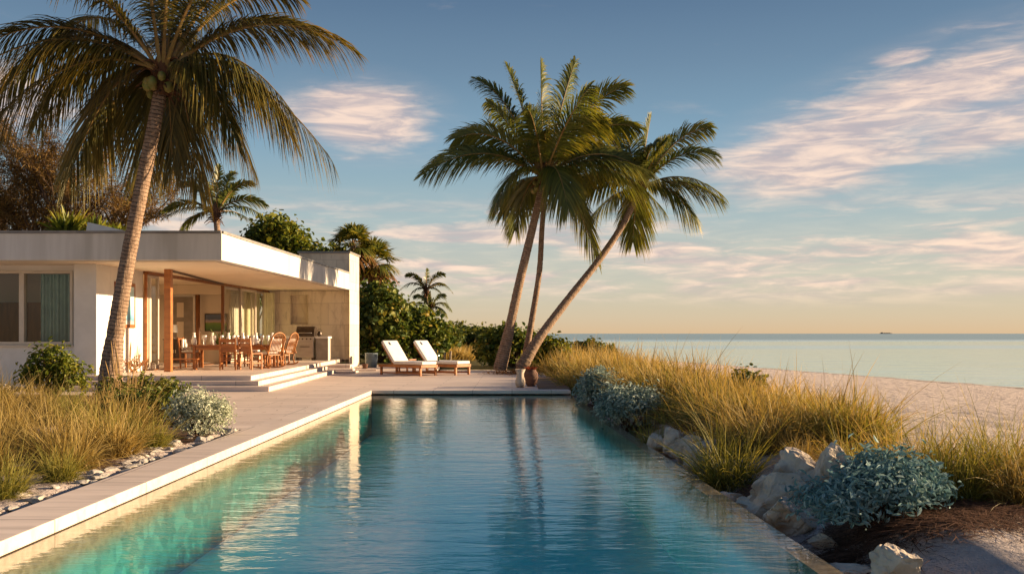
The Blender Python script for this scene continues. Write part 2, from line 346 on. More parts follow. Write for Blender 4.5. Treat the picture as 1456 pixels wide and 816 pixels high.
def ground_mat():
    m, t, out = material('sand and soil')
    pos = t.add('ShaderNodeNewGeometry').outputs['Position']
    soil = t.add('ShaderNodeAttribute', _attribute_name='soil').outputs['Fac']
    turf = t.add('ShaderNodeAttribute', _attribute_name='turf').outputs['Fac']
    n1 = t.noise(pos, 5, 6, .65); n2 = t.noise(pos, 60, 4, .7)
    sand = t.mix(t.smooth(n1, .3, .7), (.72, .615, .565), (.62, .525, .48))
    sand = t.mix(t.math('MULTIPLY', t.smooth(n2, .6, .7), .35), sand, (.22, .17, .14))
    mulch = t.mix(t.smooth(t.noise(pos, 26, 5, .7), .35, .65), (.085, .048, .034), (.19, .115, .08))
    green = t.mix(t.smooth(n1, .35, .65), (.07, .075, .02), (.16, .12, .045))
    nf = t.math('ADD', t.math('MULTIPLY', t.math('SUBTRACT', n1, .5), 1.1), t.math('MULTIPLY', t.math('SUBTRACT', n2, .5), .7))
    col = t.mix(t.smooth(t.math('ADD', soil, nf), .35, .6), sand, mulch)
    col = t.mix(t.smooth(t.math('ADD', turf, nf), .35, .6), col, green)
    zz = t.add('ShaderNodeSeparateXYZ'); t.l.new(pos, zz.inputs[0])
    zn = t.math('ADD', zz.outputs[2], t.math('MULTIPLY', t.math('SUBTRACT', t.noise(pos, .8, 5, .65), .5), .10))
    col = t.mix(t.math('MULTIPLY', t.math('SUBTRACT', 1.0, t.smooth(zn, -1.17, -1.08)), .45), col, (.26, .20, .165))      # wet sand
    wr = t.math('MULTIPLY', t.smooth(zn, -1.115, -1.10), t.math('SUBTRACT', 1.0, t.smooth(zn, -1.095, -1.075)))
    col = t.mix(t.math('MULTIPLY', wr, t.smooth(t.noise(pos, 6, 4, .7), .38, .55)), col, (.07, .05, .035))      # weed line
    p = t.add('ShaderNodeBsdfPrincipled', Base__Color=col, Roughness=.95); p.inputs['Specular IOR Level'].default_value = .15
    b = t.add('ShaderNodeBump', Strength=1.0, Distance=.26)
    vo = t.add('ShaderNodeTexVoronoi', Scale=2.6, _feature='SMOOTH_F1'); t.l.new(pos, vo.inputs['Vector']); vo.inputs['Scale'].default_value = 3.6
    hh = t.math('ADD', t.math('MULTIPLY', t.noise(pos, 4.5, 6, .68), 1.0), t.math('MULTIPLY', vo.outputs['Distance'], .55))
    hh = t.math('ADD', hh, t.math('MULTIPLY', n2, .12))
    t.l.new(hh, b.inputs['Height']); t.l.new(b.outputs[0], p.inputs['Normal'])
    t.l.new(p.outputs[0], out.inputs[0]); return m
M['ground'] = ground_mat()


def art_mat(name, stops, axis=2):
    m, t, out = material(name)
    co = t.add('ShaderNodeTexCoord').outputs['Generated']
    s = t.add('ShaderNodeSeparateXYZ'); t.l.new(co, s.inputs[0])
    f = t.math('ADD', s.outputs[axis], t.math('MULTIPLY', t.math('SUBTRACT', t.noise(co, 3.5, 5, .6), .5), .25))
    p = t.add('ShaderNodeBsdfPrincipled', Base__Color=t.ramp(f, stops), Roughness=.4); t.l.new(p.outputs[0], out.inputs[0]); return m
M['art_blue'] = art_mat('blue print', [(0, (.55, .52, .45)), (.12, (.12, .3, .42)), (.3, (.25, .55, .68)), (.6, (.42, .72, .8)), (1, (.6, .8, .82))])
M['art_land'] = art_mat('landscape print', [(0, (.03, .10, .015)), (.3, (.09, .22, .03)), (.48, (.20, .26, .05)), (.5, (.45, .28, .2)), (.62, (.35, .3, .32)), (.75, (.06, .09, .16)), (1, (.10, .14, .22))])


# ------------------------------------------------------------------ geometry collector
class Geo:
    def __init__(s): s.v = []; s.q = []; s.t = []; s.mi = []; s.poly = []; s.n = 0; s.pm = []
    def add(s, V, Q, tip=None, mi=0):
        V = np.asarray(V, float).reshape(-1, 3); Q = np.asarray(Q, int)
        s.v.append(V); s.q.append(Q + s.n); s.mi.append(np.full(len(Q), mi))
        s.t.append(np.zeros(len(V)) if tip is None else np.asarray(tip, float)); s.n += len(V)
    def ngon(s, V, faces, mi=0):
        V = np.asarray(V, float).reshape(-1, 3)
        s.v.append(V); s.t.append(np.zeros(len(V)))
        for f in faces: s.poly.append([i + s.n for i in f]); s.pm.append(mi)
        s.n += len(V)
    def box(s, c, size, rz=0, mi=0, M4=None):
        hx, hy, hz = (x / 2 for x in size)
        V = np.array([(x, y, z) for z in (-hz, hz) for y in (-hy, hy) for x in (-hx, hx)])
        if M4 is not None: V = np.array([tuple(M4 @ Vector(p)) for p in V])
        elif rz:
            ca, sa = math.cos(rz), math.sin(rz); V = np.c_[V[:, 0] * ca - V[:, 1] * sa, V[:, 0] * sa + V[:, 1] * ca, V[:, 2]]
        V = V + np.array(c)
        s.add(V, [(0, 2, 3, 1), (4, 5, 7, 6), (0, 1, 5, 4), (2, 6, 7, 3), (0, 4, 6, 2), (1, 3, 7, 5)], None, mi)
    def bx(s, x0, x1, y0, y1, z0, z1, mi=0): s.box(((x0 + x1) / 2, (y0 + y1) / 2, (z0 + z1) / 2), (x1 - x0, y1 - y0, z1 - z0), 0, mi)
    def bar(s, a, b, wx, wz, mi=0):
        a = Vector(a); b = Vector(b); d = b - a; L = d.length
        q = d.to_track_quat('X', 'Z').to_matrix().to_4x4()
        s.box(tuple((a + b) / 2), (L, wx, wz), 0, mi, q)
    def prism(s, poly, z0, z1, mi=0):
        n = len(poly); V = [(x, y, z0) for x, y in poly] + [(x, y, z1) for x, y in poly]
        s.ngon(V, [list(range(n))[::-1], list(range(n, 2 * n))] + [[i, (i + 1) % n, n + (i + 1) % n, n + i] for i in range(n)], mi)
    def tube(s, pts, rad, n=8, mi=0, tips=None, cap=True, wob=None):
        pts = np.asarray(pts, float); k = len(pts)
        rad = np.full(k, rad, float) if np.isscalar(rad) else np.asarray(rad, float)
        tan = np.gradient(pts, axis=0); tan /= np.linalg.norm(tan, axis=1)[:, None] + 1e-9
        ref = np.array((0, 0, 1.0)) if abs(tan[0][2]) < .9 else np.array((1.0, 0, 0))
        V = []; u = None
        for i in range(k):
            if u is None: u = np.cross(ref, tan[i])
            else: u = u - tan[i] * np.dot(u, tan[i])
            u = u / (np.linalg.norm(u) + 1e-9); v = np.cross(tan[i], u)
            a = np.arange(n) * 2 * np.pi / n
            V.append(pts[i] + rad[i] * (np.cos(a)[:, None] * u + np.sin(a)[:, None] * v))
        V = np.concatenate(V)
        Q = [(i * n + j, i * n + (j + 1) % n, (i + 1) * n + (j + 1) % n, (i + 1) * n + j) for i in range(k - 1) for j in range(n)]
        tp = np.repeat(np.linspace(0, 1, k) if tips is None else tips, n)
        n0 = s.n
        s.add(V, Q, tp, mi)
        if cap:
            s.poly.append([n0 + j for j in range(n)][::-1]); s.pm.append(mi)
            s.poly.append([n0 + (k - 1) * n + j for j in range(n)]); s.pm.append(mi)
    def lathe(s, prof, n=20, c=(0, 0, 0), mi=0):
        V = []; a = np.arange(n) * 2 * np.pi / n
        for r, z in prof: V.append(np.c_[c[0] + r * np.cos(a), c[1] + r * np.sin(a), np.full(n, c[2] + z)])
        k = len(prof)
        s.add(np.concatenate(V), [(i * n + j, i * n + (j + 1) % n, (i + 1) * n + (j + 1) % n, (i + 1) * n + j) for i in range(k - 1) for j in range(n)], None, mi)
    def build(s, name, mats, parent=None, smooth=False, bevel=0, off=None, segs=2):
        V = np.concatenate(s.v); tip = np.concatenate(s.t)
        if off is not None: V = V - np.array(off)
        me = bpy.data.meshes.new(name)
        Q = np.concatenate(s.q) if s.q else np.zeros((0, 4), int)
        lt = np.concatenate([np.full(len(Q), 4), np.array([len(p) for p in s.poly], int)]).astype(int)
        lv = np.concatenate([Q.ravel(), np.array([i for p in s.poly for i in p], int)]).astype(int)
        me.vertices.add(len(V)); me.vertices.foreach_set('co', V.ravel())
        me.loops.add(len(lv)); me.loops.foreach_set('vertex_index', lv)
        me.polygons.add(len(lt)); me.polygons.foreach_set('loop_start', np.concatenate([[0], np.cumsum(lt)[:-1]]).astype(int))
        me.polygons.foreach_set('loop_total', lt)
        mi = np.concatenate([np.concatenate(s.mi) if s.mi else np.zeros(0, int), np.array(s.pm, int)]).astype(int)
        if not isinstance(mats, (list, tuple)): mats = [mats]
        for m_ in mats: me.materials.append(m_)
        me.polygons.foreach_set('material_index', mi)
        me.polygons.foreach_set('use_smooth', np.full(len(lt), bool(smooth)))
        me.update(calc_edges=True)
        at = me.attributes.new('tip', 'FLOAT', 'POINT'); at.data.foreach_set('value', tip)
        if bevel:
            bm = bmesh.new(); bm.from_mesh(me)
            bmesh.ops.remove_doubles(bm, verts=bm.verts, dist=1e-5)
            ed = [e for e in bm.edges if len(e.link_faces) == 2 and e.calc_face_angle(0) > .5]
            bmesh.ops.bevel(bm, geom=ed, offset=bevel, segments=segs, profile=.6, affect='EDGES', clamp_overlap=True)
            bm.to_mesh(me); bm.free()
        me.validate()
        o = bpy.data.objects.new(name, me); COL.objects.link(o)
        if parent: o.parent = parent
        return o


def tag(o, label=None, cat=None, group=None, kind=None):
    for k, v in (('label', label), ('category', cat), ('group', group), ('kind', kind)):
        if v: o[k] = v
    return o


def thing(name, label, cat, loc=(0, 0, 0), rz=0, group=None):
    o = bpy.data.objects.new(name, None); COL.objects.link(o); o.location = loc; o.rotation_euler = (0, 0, rz)
    o.empty_display_size = .1
    return tag(o, label, cat, group)


def dup(o, loc=None, rz=None, label=None, group=None, scale=None, parent=None):
    c = o.copy(); COL.objects.link(c)
    if parent: c.parent = parent
    if loc is not None: c.location = loc
    if rz is not None: c.rotation_euler = (0, 0, rz)
    if scale is not None: c.scale = scale if hasattr(scale, '__len__') else (scale,) * 3
    if label: c['label'] = label
    if group: c['group'] = group
    for ch in list(o.children): dup(ch, parent=c)
    return c


def P(px, py, d): return np.array(((px - 728) / F * d, d, EYE - (py - 474) / F * d))
def XY(px, d): return ((px - 728) / F * d, d)
def norm(a): return a / (np.linalg.norm(a, axis=-1, keepdims=True) + 1e-9)
def sstep(x, a, b):
    t = np.clip((x - a) / (b - a), 0, 1); return t * t * (3 - 2 * t)


def strips(p0, d, wv, L, W, droop, segs=3, prof=None, curl=None):
    """N tapering blades: base p0, direction d, width vector wv, length L, width W, sag droop"""
    N = len(p0); ts = np.linspace(0, 1, segs + 1); prof = prof or np.interp(ts, (0, .3, .7, 1), (.6, 1, .8, .06))
    V = np.zeros((N, segs + 1, 2, 3)); L = np.broadcast_to(L, N); W = np.broadcast_to(W, N); droop = np.broadcast_to(droop, N)
    for k, t in enumerate(ts):
        c = p0 + d * (L * t)[:, None]; c = c + np.array((0, 0, -1.0)) * (droop * L * t * t)[:, None]
        if curl is not None: c = c + curl * (L * t * t)[:, None]
        h = wv * (W * prof[k] / 2)[:, None]
        V[:, k, 0] = c - h; V[:, k, 1] = c + h
    b = np.arange(N)[:, None] * (segs + 1) * 2 + np.arange(segs)[None] * 2
    Q = np.stack([b, b + 1, b + 3, b + 2], -1).reshape(-1, 4)
    tip = np.broadcast_to(ts[None, :, None], (N, segs + 1, 2)).ravel()
    return V.reshape(-1, 3), Q, tip


# ------------------------------------------------------------------ ground, pool, deck, sea
def xr(d): return 2.156 - .0389 * d           # right (infinity) edge of the pool
def x_shore(d): return 28.6 - .226 * (d - 20)

DECK = [(-3.2, 20.86), (1.35, 20.86), (1.32, 21.6), (1.0, 31.2), (-2.6, 31.6), (-3.0, 38), (-15, 38), (-15, 20.2), (-10.6, 19.7), (-8.6, 19.2), (-6.6, 17.6), (-5.6, 14.8), (-4.75, 13.2), (-3.66, 12.4), (-3.66, -4), (-3.2, -4)]

def in_poly(x, y, poly):
    r = np.zeros(x.shape, bool); n = len(poly)
    for i in range(n):
        (x1, y1), (x2, y2) = poly[i], poly[(i + 1) % n]
        if y1 == y2: continue
        c = ((y1 > y) != (y2 > y)) & (x < (x2 - x1) * (y - y1) / (y2 - y1) + x1); r ^= c
    return r

def fnoise(x, y, s, seed=0):
    out = np.zeros(x.shape)
    rng = np.random.RandomState(seed)
    for k in range(6):
        a = rng.uniform(0, 6.28); f = s * rng.uniform(.6, 2.2); ph = rng.uniform(0, 6.28)
        out += np.sin((x * math.cos(a) + y * math.sin(a)) * f + ph + .7 * np.sin((y * math.cos(a) - x * math.sin(a)) * f * .7 + ph * 2)) / 6
    return out

def ground_z(x, d):
    x = np.asarray(x, float); d = np.asarray(d, float)
    s = x - xr(np.minimum(d, 40))
    beach = -1.2 + .05 * (x_shore(d) - x)
    dune = -.24 + .30 * sstep(s, .1, 1.0) + .07 * fnoise(x, d, 1.6, 1) * sstep(s, .3, 1.2)
    dune = dune + .12 * sstep(s, .5, 1.5) * (1 - sstep(d, 22, 40)) * sstep(d, 8, 12)
    zr = -np.logaddexp(-dune * 9, -beach * 9) / 9 + .03 * fnoise(x, d, 2.8, 3)
    zr = np.minimum(zr, beach + .12)
    zr = zr + (.028 * fnoise(x, d, 4.3, 11) + .022 * fnoise(x, d, 7.5, 12)) * sstep(x, 3.2, 4.5) * (1 - sstep(x_shore(d) - 3 - x, 0, -3))
    zl = -.035 + .05 * fnoise(x, d, 1.7, 5) * sstep(-3.9 - x, 0, .8)
    zl = zl + .35 * sstep(d, 45, 70)
    k = np.where(d < 21, (x > -1).astype(float), sstep(x, -.5, 1.2))
    z = zl * (1 - k) + zr * k
    z = np.where((d > 21) & (d < 32) & (x > -1) & (x < 1.3), np.minimum(z, -.06), z)
    dk = in_poly(x, d, [(a - .05 if a < -3.6 else a, b) for a, b in DECK])
    return np.where(dk, -.16, z)

def axis(*segs):
    return np.concatenate([np.arange(a, b, st) for a, b, st in segs])

def make_ground():
    u = axis((-70, -16, 3), (-16, -3.2, .16), (-3.2, .12, .3), (.12, 3.2, .1), (3.2, 8, .2), (8, 26, .35), (26, 70, 2.5))
    D = axis((-14, 2, 1.2), (2, 21, .15), (21, 32, .3), (32, 70, .6), (70, 330, 8))
    UU, DD = np.meshgrid(u, D); XX = UU + xr(np.minimum(DD, 40)) * sstep(UU, -2, 0) * (UU > -2)
    ZZ = ground_z(XX, DD)
    nu = len(u); V = np.c_[XX.ravel(), DD.ravel(), ZZ.ravel()]
    i = np.arange(len(D) - 1)[:, None] * nu + np.arange(nu - 1)[None]; i = i.ravel()
    Q = np.stack([i, i + 1, i + nu + 1, i + nu], -1)
    c = V[Q].mean(1); s = c[:, 0] - xr(c[:, 1])
    hole = (c[:, 0] > -3.42) & (s < .10) & (c[:, 1] < 20.95)
    Q = Q[~hole]
    g = Geo(); g.add(V, Q); o = g.build('ground', M['ground'], smooth=True)
    x, d = V[:, 0], V[:, 1]
    soil = np.zeros(len(V))
    for (cx, cy, r) in [(2.6, 6.5, .52), (3.4, 6.85, .58), (2.1, 6.1, .3), (1.6, 14.2, 1.0), (1.5, 18.6, 1.2), (-4.3, 11.6, .9), (-5.2, 13, 1.5), (-4.6, 9.2, .65), (-5.5, 10.5, 1.3), (-7.5, 15.5, 3), (2.2, 8.5, .4), (-9.5, 19, 2), (-4.7, 7.3, .6), (-5.6, 8.2, .9)]:
        soil = np.maximum(soil, 1.15 - np.hypot(x - cx, d - cy) / r * .75)
    soil = np.where((x < 0) & (x > -3.95), np.minimum(soil, .1), soil)
    turf = sstep(d, 31, 36) * sstep(-x, -3.5, -1.0) + .55 * sstep(d, 9, 12) * sstep(x - xr(d), .8, 1.4) * (1 - sstep(x, 3.3, 4.2)) * (x > 0)
    for nm, a in (('soil', soil), ('turf', turf)):
        at = o.data.attributes.new(nm, 'FLOAT', 'POINT'); at.data.foreach_set('value', np.clip(a, 0, 1.2))
    return tag(o, 'pale sand and dune ground around the pool', None, None, 'structure')
make_ground()

# sea
g = Geo()
g.ngon([(12, -200, -1.2), (16000, -200, -1.2), (16000, 16000, -1.2), (-16000, 16000, -1.2), (-16000, 400, -1.2), (-70, 400, -1.2), (x_shore(60) - 6, 60, -1.2), (x_shore(20) - 6, 20, -1.2)], [[0, 1, 2, 3, 4, 5, 6, 7]])
tag(g.build('sea', M['sea']), 'calm pale sea reaching the horizon', kind='structure')

# pool shell
PB = -1.0
def pool_shell():
    g = Geo()
    a, b = -4.0, 20.86
    L = -3.2
    g.ngon([(L - .3, a, PB), (xr(a) + .1, a, PB), (xr(b) + .1, b + .2, PB), (L - .3, b + .2, PB)], [[0, 1, 2, 3]])
    # left wall with a shallow bench along it
    g.prism([(L - .3, a), (L, a), (L, b), (L - .3, b)], PB, -.11)
    g.prism([(L, b), (xr(b), b), (xr(b + .3), b + .3), (L, b + .3)], PB, -.11)
    g.prism([(xr(a) - .15, a), (xr(a), a), (xr(b), b), (xr(b) - .15, b)], PB - .3, -.106)
    g.prism([(L - .3, a - .3), (xr(a - .3), a - .3), (xr(a), a), (L - .3, a)], PB, -.11)
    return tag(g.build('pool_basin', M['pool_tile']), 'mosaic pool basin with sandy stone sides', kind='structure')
pool_shell()
g = Geo(); g.prism([(-3.24, -4.1), (xr(-4) - .004, -4.1), (xr(20.86) - .004, 20.9), (-3.24, 20.9)], PB - .05, -.1)
tag(g.build('pool_water', M['water']), 'rippled teal pool water with palm reflections', kind='structure')

# coping and deck
g = Geo()
g.prism([(-3.655, -4), (-3.2, -4), (-3.2, 20.86), (-3.655, 20.86)], -.095, .0)
g.prism([(-3.655, 20.863), (1.34, 20.863), (1.325, 21.3), (-3.655, 21.3)], -.075, 0)
tag(g.build('pool_coping', M['coping'], bevel=.008), 'pale stone coping round the pool', kind='structure')
g = Geo(); dk = [p for p in DECK]
g.prism([(-3.66, 21.3), (1.325, 21.3), (1.0, 31.2), (-2.6, 31.6), (-3.0, 38), (-15, 38), (-15, 20.2), (-10.6, 19.7), (-8.6, 19.2), (-6.6, 17.6), (-5.6, 14.8), (-4.75, 13.2), (-3.66, 12.4)], -.12, -.004)
tag(g.build('deck', M['deck'], bevel=.006), 'pale stone deck between house and pool', kind='structure')

# patio and steps (axis -0.037)
PZ = .32
def steps():
    for i, (zt, x1, d0, dend) in enumerate([(.107, -5.45, 20.5, 30.0), (.213, -5.78, 20.85, 30.6), (PZ, -6.05, 21.2, 37.5)]):
        g = Geo(); k = -.037
        g.prism([(-10.3, d0), (x1, d0), (x1 + k * (dend - d0), dend), (-10.3, dend)] if i < 2 else [(-16, d0 + .9), (-10.1, d0 + .9), (-10.1, d0), (x1, d0), (x1 + k * (dend - d0), dend), (-16, dend)], (-.004 if i == 0 else (.107, .213)[i - 1] - .02), zt)
        tag(g.build('patio_step' if i < 2 else 'patio', M['deck'], bevel=.008), 'raised stone patio before the sliding doors' if i == 2 else ('lower pale stone patio step' if i == 0 else 'upper pale stone patio step'), kind='structure')
steps()
g = Geo()
for (cx, cy, sx, sy, z, r) in [(-6.05, 31.2, 1.3, .9, .10, .1), (-5.6, 30.3, .9, .6, .06, -.1), (-6.3, 32.6, 1.2, 1.1, .2, .05), (-5.4, 32.2, 1.2, .8, .05, .2)]:
    g.box((cx, cy, z / 2), (sx, sy, z), r)
tag(g.build('stone_path', M['coping'], bevel=.02), 'rough stone slabs at the far end of the patio steps', kind='structure')
# brown boardwalk by the pool corner
g = Geo()
for k in range(9):
    y0 = 21.42 + k * .62
    g.bx(.62 - .0 * k, 1.36 - .02 * k, y0, y0 + .6, -.01, .018 + .004 * (k % 2))
tag(g.build('boardwalk', M['boards'], bevel=.005), 'brown timber boards beside the clay urns', kind='structure')

# ------------------------------------------------------------------ house
HX = lambda d: -9.82 + .03 * (d - 21.6)         # plane of the door wall
SOF = 2.96
house = thing('beach_house', 'low white flat-roofed beach house with open sliding doors and deep eaves', 'house', (-10, 21.6, 0))
HO = tuple(house.location)
def hpart(g, name, m, bevel=0, parent=None, smooth=False):
    return g.build(name, m, parent or house, smooth, bevel, HO)

RP = [(-15.5, 20.75), (-6.59, 20.75), (-6.18, 34.8), (-6.18, 34.9), (-16, 37)]
g = Geo(); g.prism([(-15.5, 20.75), (-6.59, 20.75), (-6.183, 34.797), (XY(425, 34.8)[0] - .003, 34.797), (XY(425, 34.8)[0] - .003, 36.6), (-15.5, 36.6)], SOF, 3.57); roof = hpart(g, 'roof', M['roof_plaster'], .012)
g = Geo()
for (a, b) in (((-15.5, 20.77), (-6.6, 20.77)), ((-6.61, 20.80), (-6.21, 34.78))):
    g.bar((a[0], a[1], 3.60), (b[0], b[1], 3.60), .10, .055)
g.prism([(-15.5, 20.83), (-6.67, 20.83), (-6.26, 34.78), (-15.5, 34.78)], 3.572, 3.585)
hpart(g, 'flashing', M['flash'], 0, roof)
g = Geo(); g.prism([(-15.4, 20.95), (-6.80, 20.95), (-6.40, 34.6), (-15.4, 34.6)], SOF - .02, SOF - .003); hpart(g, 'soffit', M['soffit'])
# front wall with window opening
WD = 22.0
wx0, wx1, wz0, wz1 = -13.0, -10.56, 1.03, 2.81
g = Geo()
g.bx(-15.4, wx0, WD, WD + .25, -.1, SOF - .02); g.bx(wx1, -10.30, WD, WD + .25, -.1, SOF - .02)
g.bx(wx0, wx1, WD, WD + .25, -.1, wz0); g.bx(wx0, wx1, WD, WD + .25, wz1, SOF - .02)
hpart(g, 'front_wall', M['plaster'])
g = Geo()
g.prism([(-10.35, 21.6), (-9.82, 21.6), (HX(22.3), 22.3), (-10.35, 22.3)], -.1, SOF - .02); hpart(g, 'corner_pier', M['plaster'], .006)
g = Geo()
g.prism([(HX(22.3), 22.303), (HX(24.15), 24.15), (HX(24.15) - .25, 24.15), (HX(22.3) - .25, 22.303)], .0, SOF - .02); hpart(g, 'side_wall', M['plaster'])
# window
win = None
g = Geo(); fw = .07
for x0, x1, z0, z1 in [(wx0, wx1, wz0, wz0 + fw), (wx0, wx1, wz1 - fw, wz1), (wx1 - fw, wx1, wz0 + fw, wz1 - fw), (wx0, wx0 + fw, wz0 + fw, wz1 - fw), (-11.85, -11.73, wz0 + fw, wz1 - fw)]:
    g.bx(x0, x1, WD - .03, WD + .12, z0, z1)
g.bx(wx0 - .04, wx1 + .04, WD - .07, WD - .001, wz0 - .05, wz0 - .003)
win = hpart(g, 'window', M['frame'], .005)
g = Geo(); g.bx(wx0 + .04, wx1 - .04, WD + .05, WD + .062, wz0 + .04, wz1 - .04); p_ = g.build('pane', M['glass_dark'], win, off=HO)
def curtain(x0, y0, x1, y1, z0, z1, m, name='curtain', folds=9, parent=None, amp=.05):
    g = Geo(); n = folds * 8; t = np.linspace(0, 1, n + 1)
    dx, dy = x1 - x0, y1 - y0; L = math.hypot(dx, dy); nx, ny = -dy / L, dx / L
    a = amp * np.sin(t * folds * 2 * np.pi) + .4 * amp * np.sin(t * folds * 3.1 * np.pi + 1)
    B = np.c_[x0 + dx * t + nx * a, y0 + dy * t + ny * a]
    V = np.concatenate([np.c_[B, np.full(n + 1, z0)], np.c_[B, np.full(n + 1, z1)]])
    g.add(V, [(i, i + 1, n + 2 + i, n + 1 + i) for i in range(n)])
    return g.build(name, m, parent or house, True, off=HO)
curtain(-11.48, WD + .26, -10.66, WD + .26, .9, 2.85, M['curtain'])
# room behind the window
g = Geo()
g.bx(-15.4, -10.4, 24.4, 24.5, 0, SOF - .03); g.bx(-10.5, -10.4, 22.3, 24.4, 0, SOF - .03)
g.bx(-15.4, -10.5, 22.26, 24.4, .30, .318)
hpart(g, 'room_wall', M['inner_wall'])
g = Geo(); g.bx(-14.4, -11.75, 23.6, 24.3, .32, 2.1); hpart(g, 'wardrobe', M['wood'], .01)
g = Geo(); g.lathe([(.02, 0), (.09, .05), (.11, .2), (.05, .38), (.03, .42)], 14, (-11.55, 22.6, 1.12)); hpart(g, 'vase', M['wood_h'], smooth=True)

# living room behind the sliding doors
BD = 31.2
g = Geo(); g.bx(-15.4, HX(BD) - .1, BD, BD + .15, .3, SOF - .03); g.bx(-12.6, -12.5, 24.5, BD, .3, SOF - .03)
g.bx(-12.5, HX(24.2) - .25, 24.15, 24.3, .3, SOF - .03)
hpart(g, 'living_room_wall', M['inner_wall'])
g = Geo(); g.bx(-12.5, HX(30) - .1, 30.7, 30.95, 2.62, SOF - .025); hpart(g, 'bulkhead', M['inner_wall'])
# inner doorway to a lit corridor
dx0, dx1 = XY(246, 31.1)[0], XY(274, 31.1)[0]
g = Geo(); g.bx(dx0, dx1, BD - .06, BD - .02, .33, 2.55); inner = hpart(g, 'inner_door', M['grey_panel'], .005)
g = Geo(); g.bx(dx0 + .12, dx1 - .32, BD - .075, BD - .062, .6, 1.7); g.bx(dx0 + .12, dx1 - .32, BD - .075, BD - .062, 1.85, 2.35); g.build('door_panel', M['inner_wall'], inner, off=HO)
g = Geo(); g.bx(dx1, dx1 + .07, BD - .08, BD - .003, .33, 2.6); g.bx(dx0 - .07, dx0, BD - .08, BD - .003, .33, 2.6); g.bx(dx0, dx1, BD - .08, BD - .003, 2.55, 2.62); g.build('door_casing', M['white_top'], inner, bevel=.004, off=HO)
g = Geo(); tpx = XY(281, 30.9)[0]; g.tube([(tpx, 30.9, .32), (tpx + .02, 30.9, 1.2), (tpx, 30.9, 2.6)], [.08, .07, .075], 10); hpart(g, 'inner_post', M['wood'], smooth=True)

# sliding doors
dA, dB = 24.2, 35.0
H1 = 2.90
door = Geo(); 
def dl(d, o=0): return (HX(d) + o, d)
g = Geo()
for o in (.02, .11): g.bar((*dl(24.15, o), H1 + .0), (*dl(dB, o), H1 + .0), .06, .075)
g.bar((*dl(24.15, .065), PZ + .008), (*dl(dB, .065), PZ + .008), .16, .014)
hpart(g, 'door_track', M['wood'], .004)
def slider(d0, d1, off, m_fr, m_gl, name='sliding_door', z0=PZ + .02, z1=H1 - .04, st=.075):
    g = Geo()
    for dd in (d0, d1): g.bar((*dl(dd, off), z0), (*dl(dd, off), z1), st, st)
    g.bar((*dl(d0, off), z0 + .06), (*dl(d1, off), z0 + .06), st * .7, .12); g.bar((*dl(d0, off), z1 - .04), (*dl(d1, off), z1 - .04), st * .7, .08)
    o = hpart(g, name, m_fr, .004)
    g = Geo(); g.bar((*dl(d0, off), (z0 + z1) / 2), (*dl(d1, off), (z0 + z1) / 2), .012, z1 - z0 - .1); g.build('pane', m_gl, o, off=HO)
    return o
slider(24.3, 24.42, .04, M['frame'], M['glass'], st=.05)
slider(24.5, 25.0, .02, M['frame'], M['glass'])
slider(30.2, 31.9, .02, M['frame'], M['glass_dark']); slider(31.7, 33.3, .11, M['frame'], M['glass_dark']); slider(33.2, 34.6, .02, M['frame'], M['glass'])
g = Geo(); g.bar((*dl(30.05, .06), PZ), (*dl(30.05, .06), H1 - .02), .09, .09); hpart(g, 'door_jamb', M['wood'], .004)
g = Geo(); g.bar((*dl(24.18, .06), PZ), (*dl(24.18, .06), H1 + .02), .06, .07); hpart(g, 'door_jamb', M['wood_h'], .004)
curtain(HX(33.05) - .2, 33.05, HX(34.7) - .2, 34.7, PZ, 2.85, M['curtain_y'], folds=9)
curtain(HX(31.3) - .2, 31.35, HX(33.0) - .2, 33.0, PZ, 2.85, M['lamp_shade'], folds=8, amp=.03)
curtain(HX(34.6) + .05, 34.55, HX(35.2) + .35, 34.9, PZ + .02, 2.85, M['curtain_y'], folds=6, amp=.03)
px_, pd = XY(239.5, 23.4)
g = Geo(); g.bx(px_ - .085, px_ + .085, pd - .08, pd + .08, PZ, SOF - .02); hpart(g, 'timber_post', M['wood_h'], .008)
g = Geo(); g.bar((px_, pd + .08, SOF - .05), (HX(29.9) + .12, 29.9, SOF - .05), .05, .05); hpart(g, 'header_beam', M['dark_wood'], .005)

# travertine wall, niche, chimney blade
TD = 35.2
tx0, tx1 = HX(TD) + .1, -6.18
nx0, nx1, nz0, nz1 = XY(413, TD)[0], XY(438, TD)[0], 1.65, 2.78
g = Geo()
g.bx(tx0, nx0, TD, TD + .5, .3, SOF - .02); g.bx(nx1, tx1, TD, TD + .5, .3, SOF - .02)
g.bx(nx0, nx1, TD, TD + .5, .3, nz0); g.bx(nx0, nx1, TD, TD + .5, nz1, SOF - .02); g.bx(nx0 - .02, nx1 + .02, TD + .28, TD + .45, nz0, nz1)
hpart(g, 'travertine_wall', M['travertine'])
bx1 = XY(510, 36.5)[0]
ZT = 3.05 + EYE
g = Geo(); g.prism([(XY(425, 34.8)[0], 34.8), (-6.18, 34.8), (bx1, 36.6), (XY(425, 34.8)[0], 36.6)], SOF + .002, ZT)
g.prism([(-6.20, 34.803), (-6.178, 34.8), (bx1, 36.6), (-6.5, 36.6), (-6.5, 35.72), (-6.18, 35.72)], -.05, SOF + .0)
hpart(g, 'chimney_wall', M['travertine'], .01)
g = Geo(); g.prism([(XY(425, 34.8)[0] - .05, 34.75), (-6.15, 34.75), (bx1 + .05, 36.65), (XY(425, 34.8)[0] - .05, 36.65)], ZT + .002, ZT + .07); hpart(g, 'parapet_cap', M['flash'], .01)
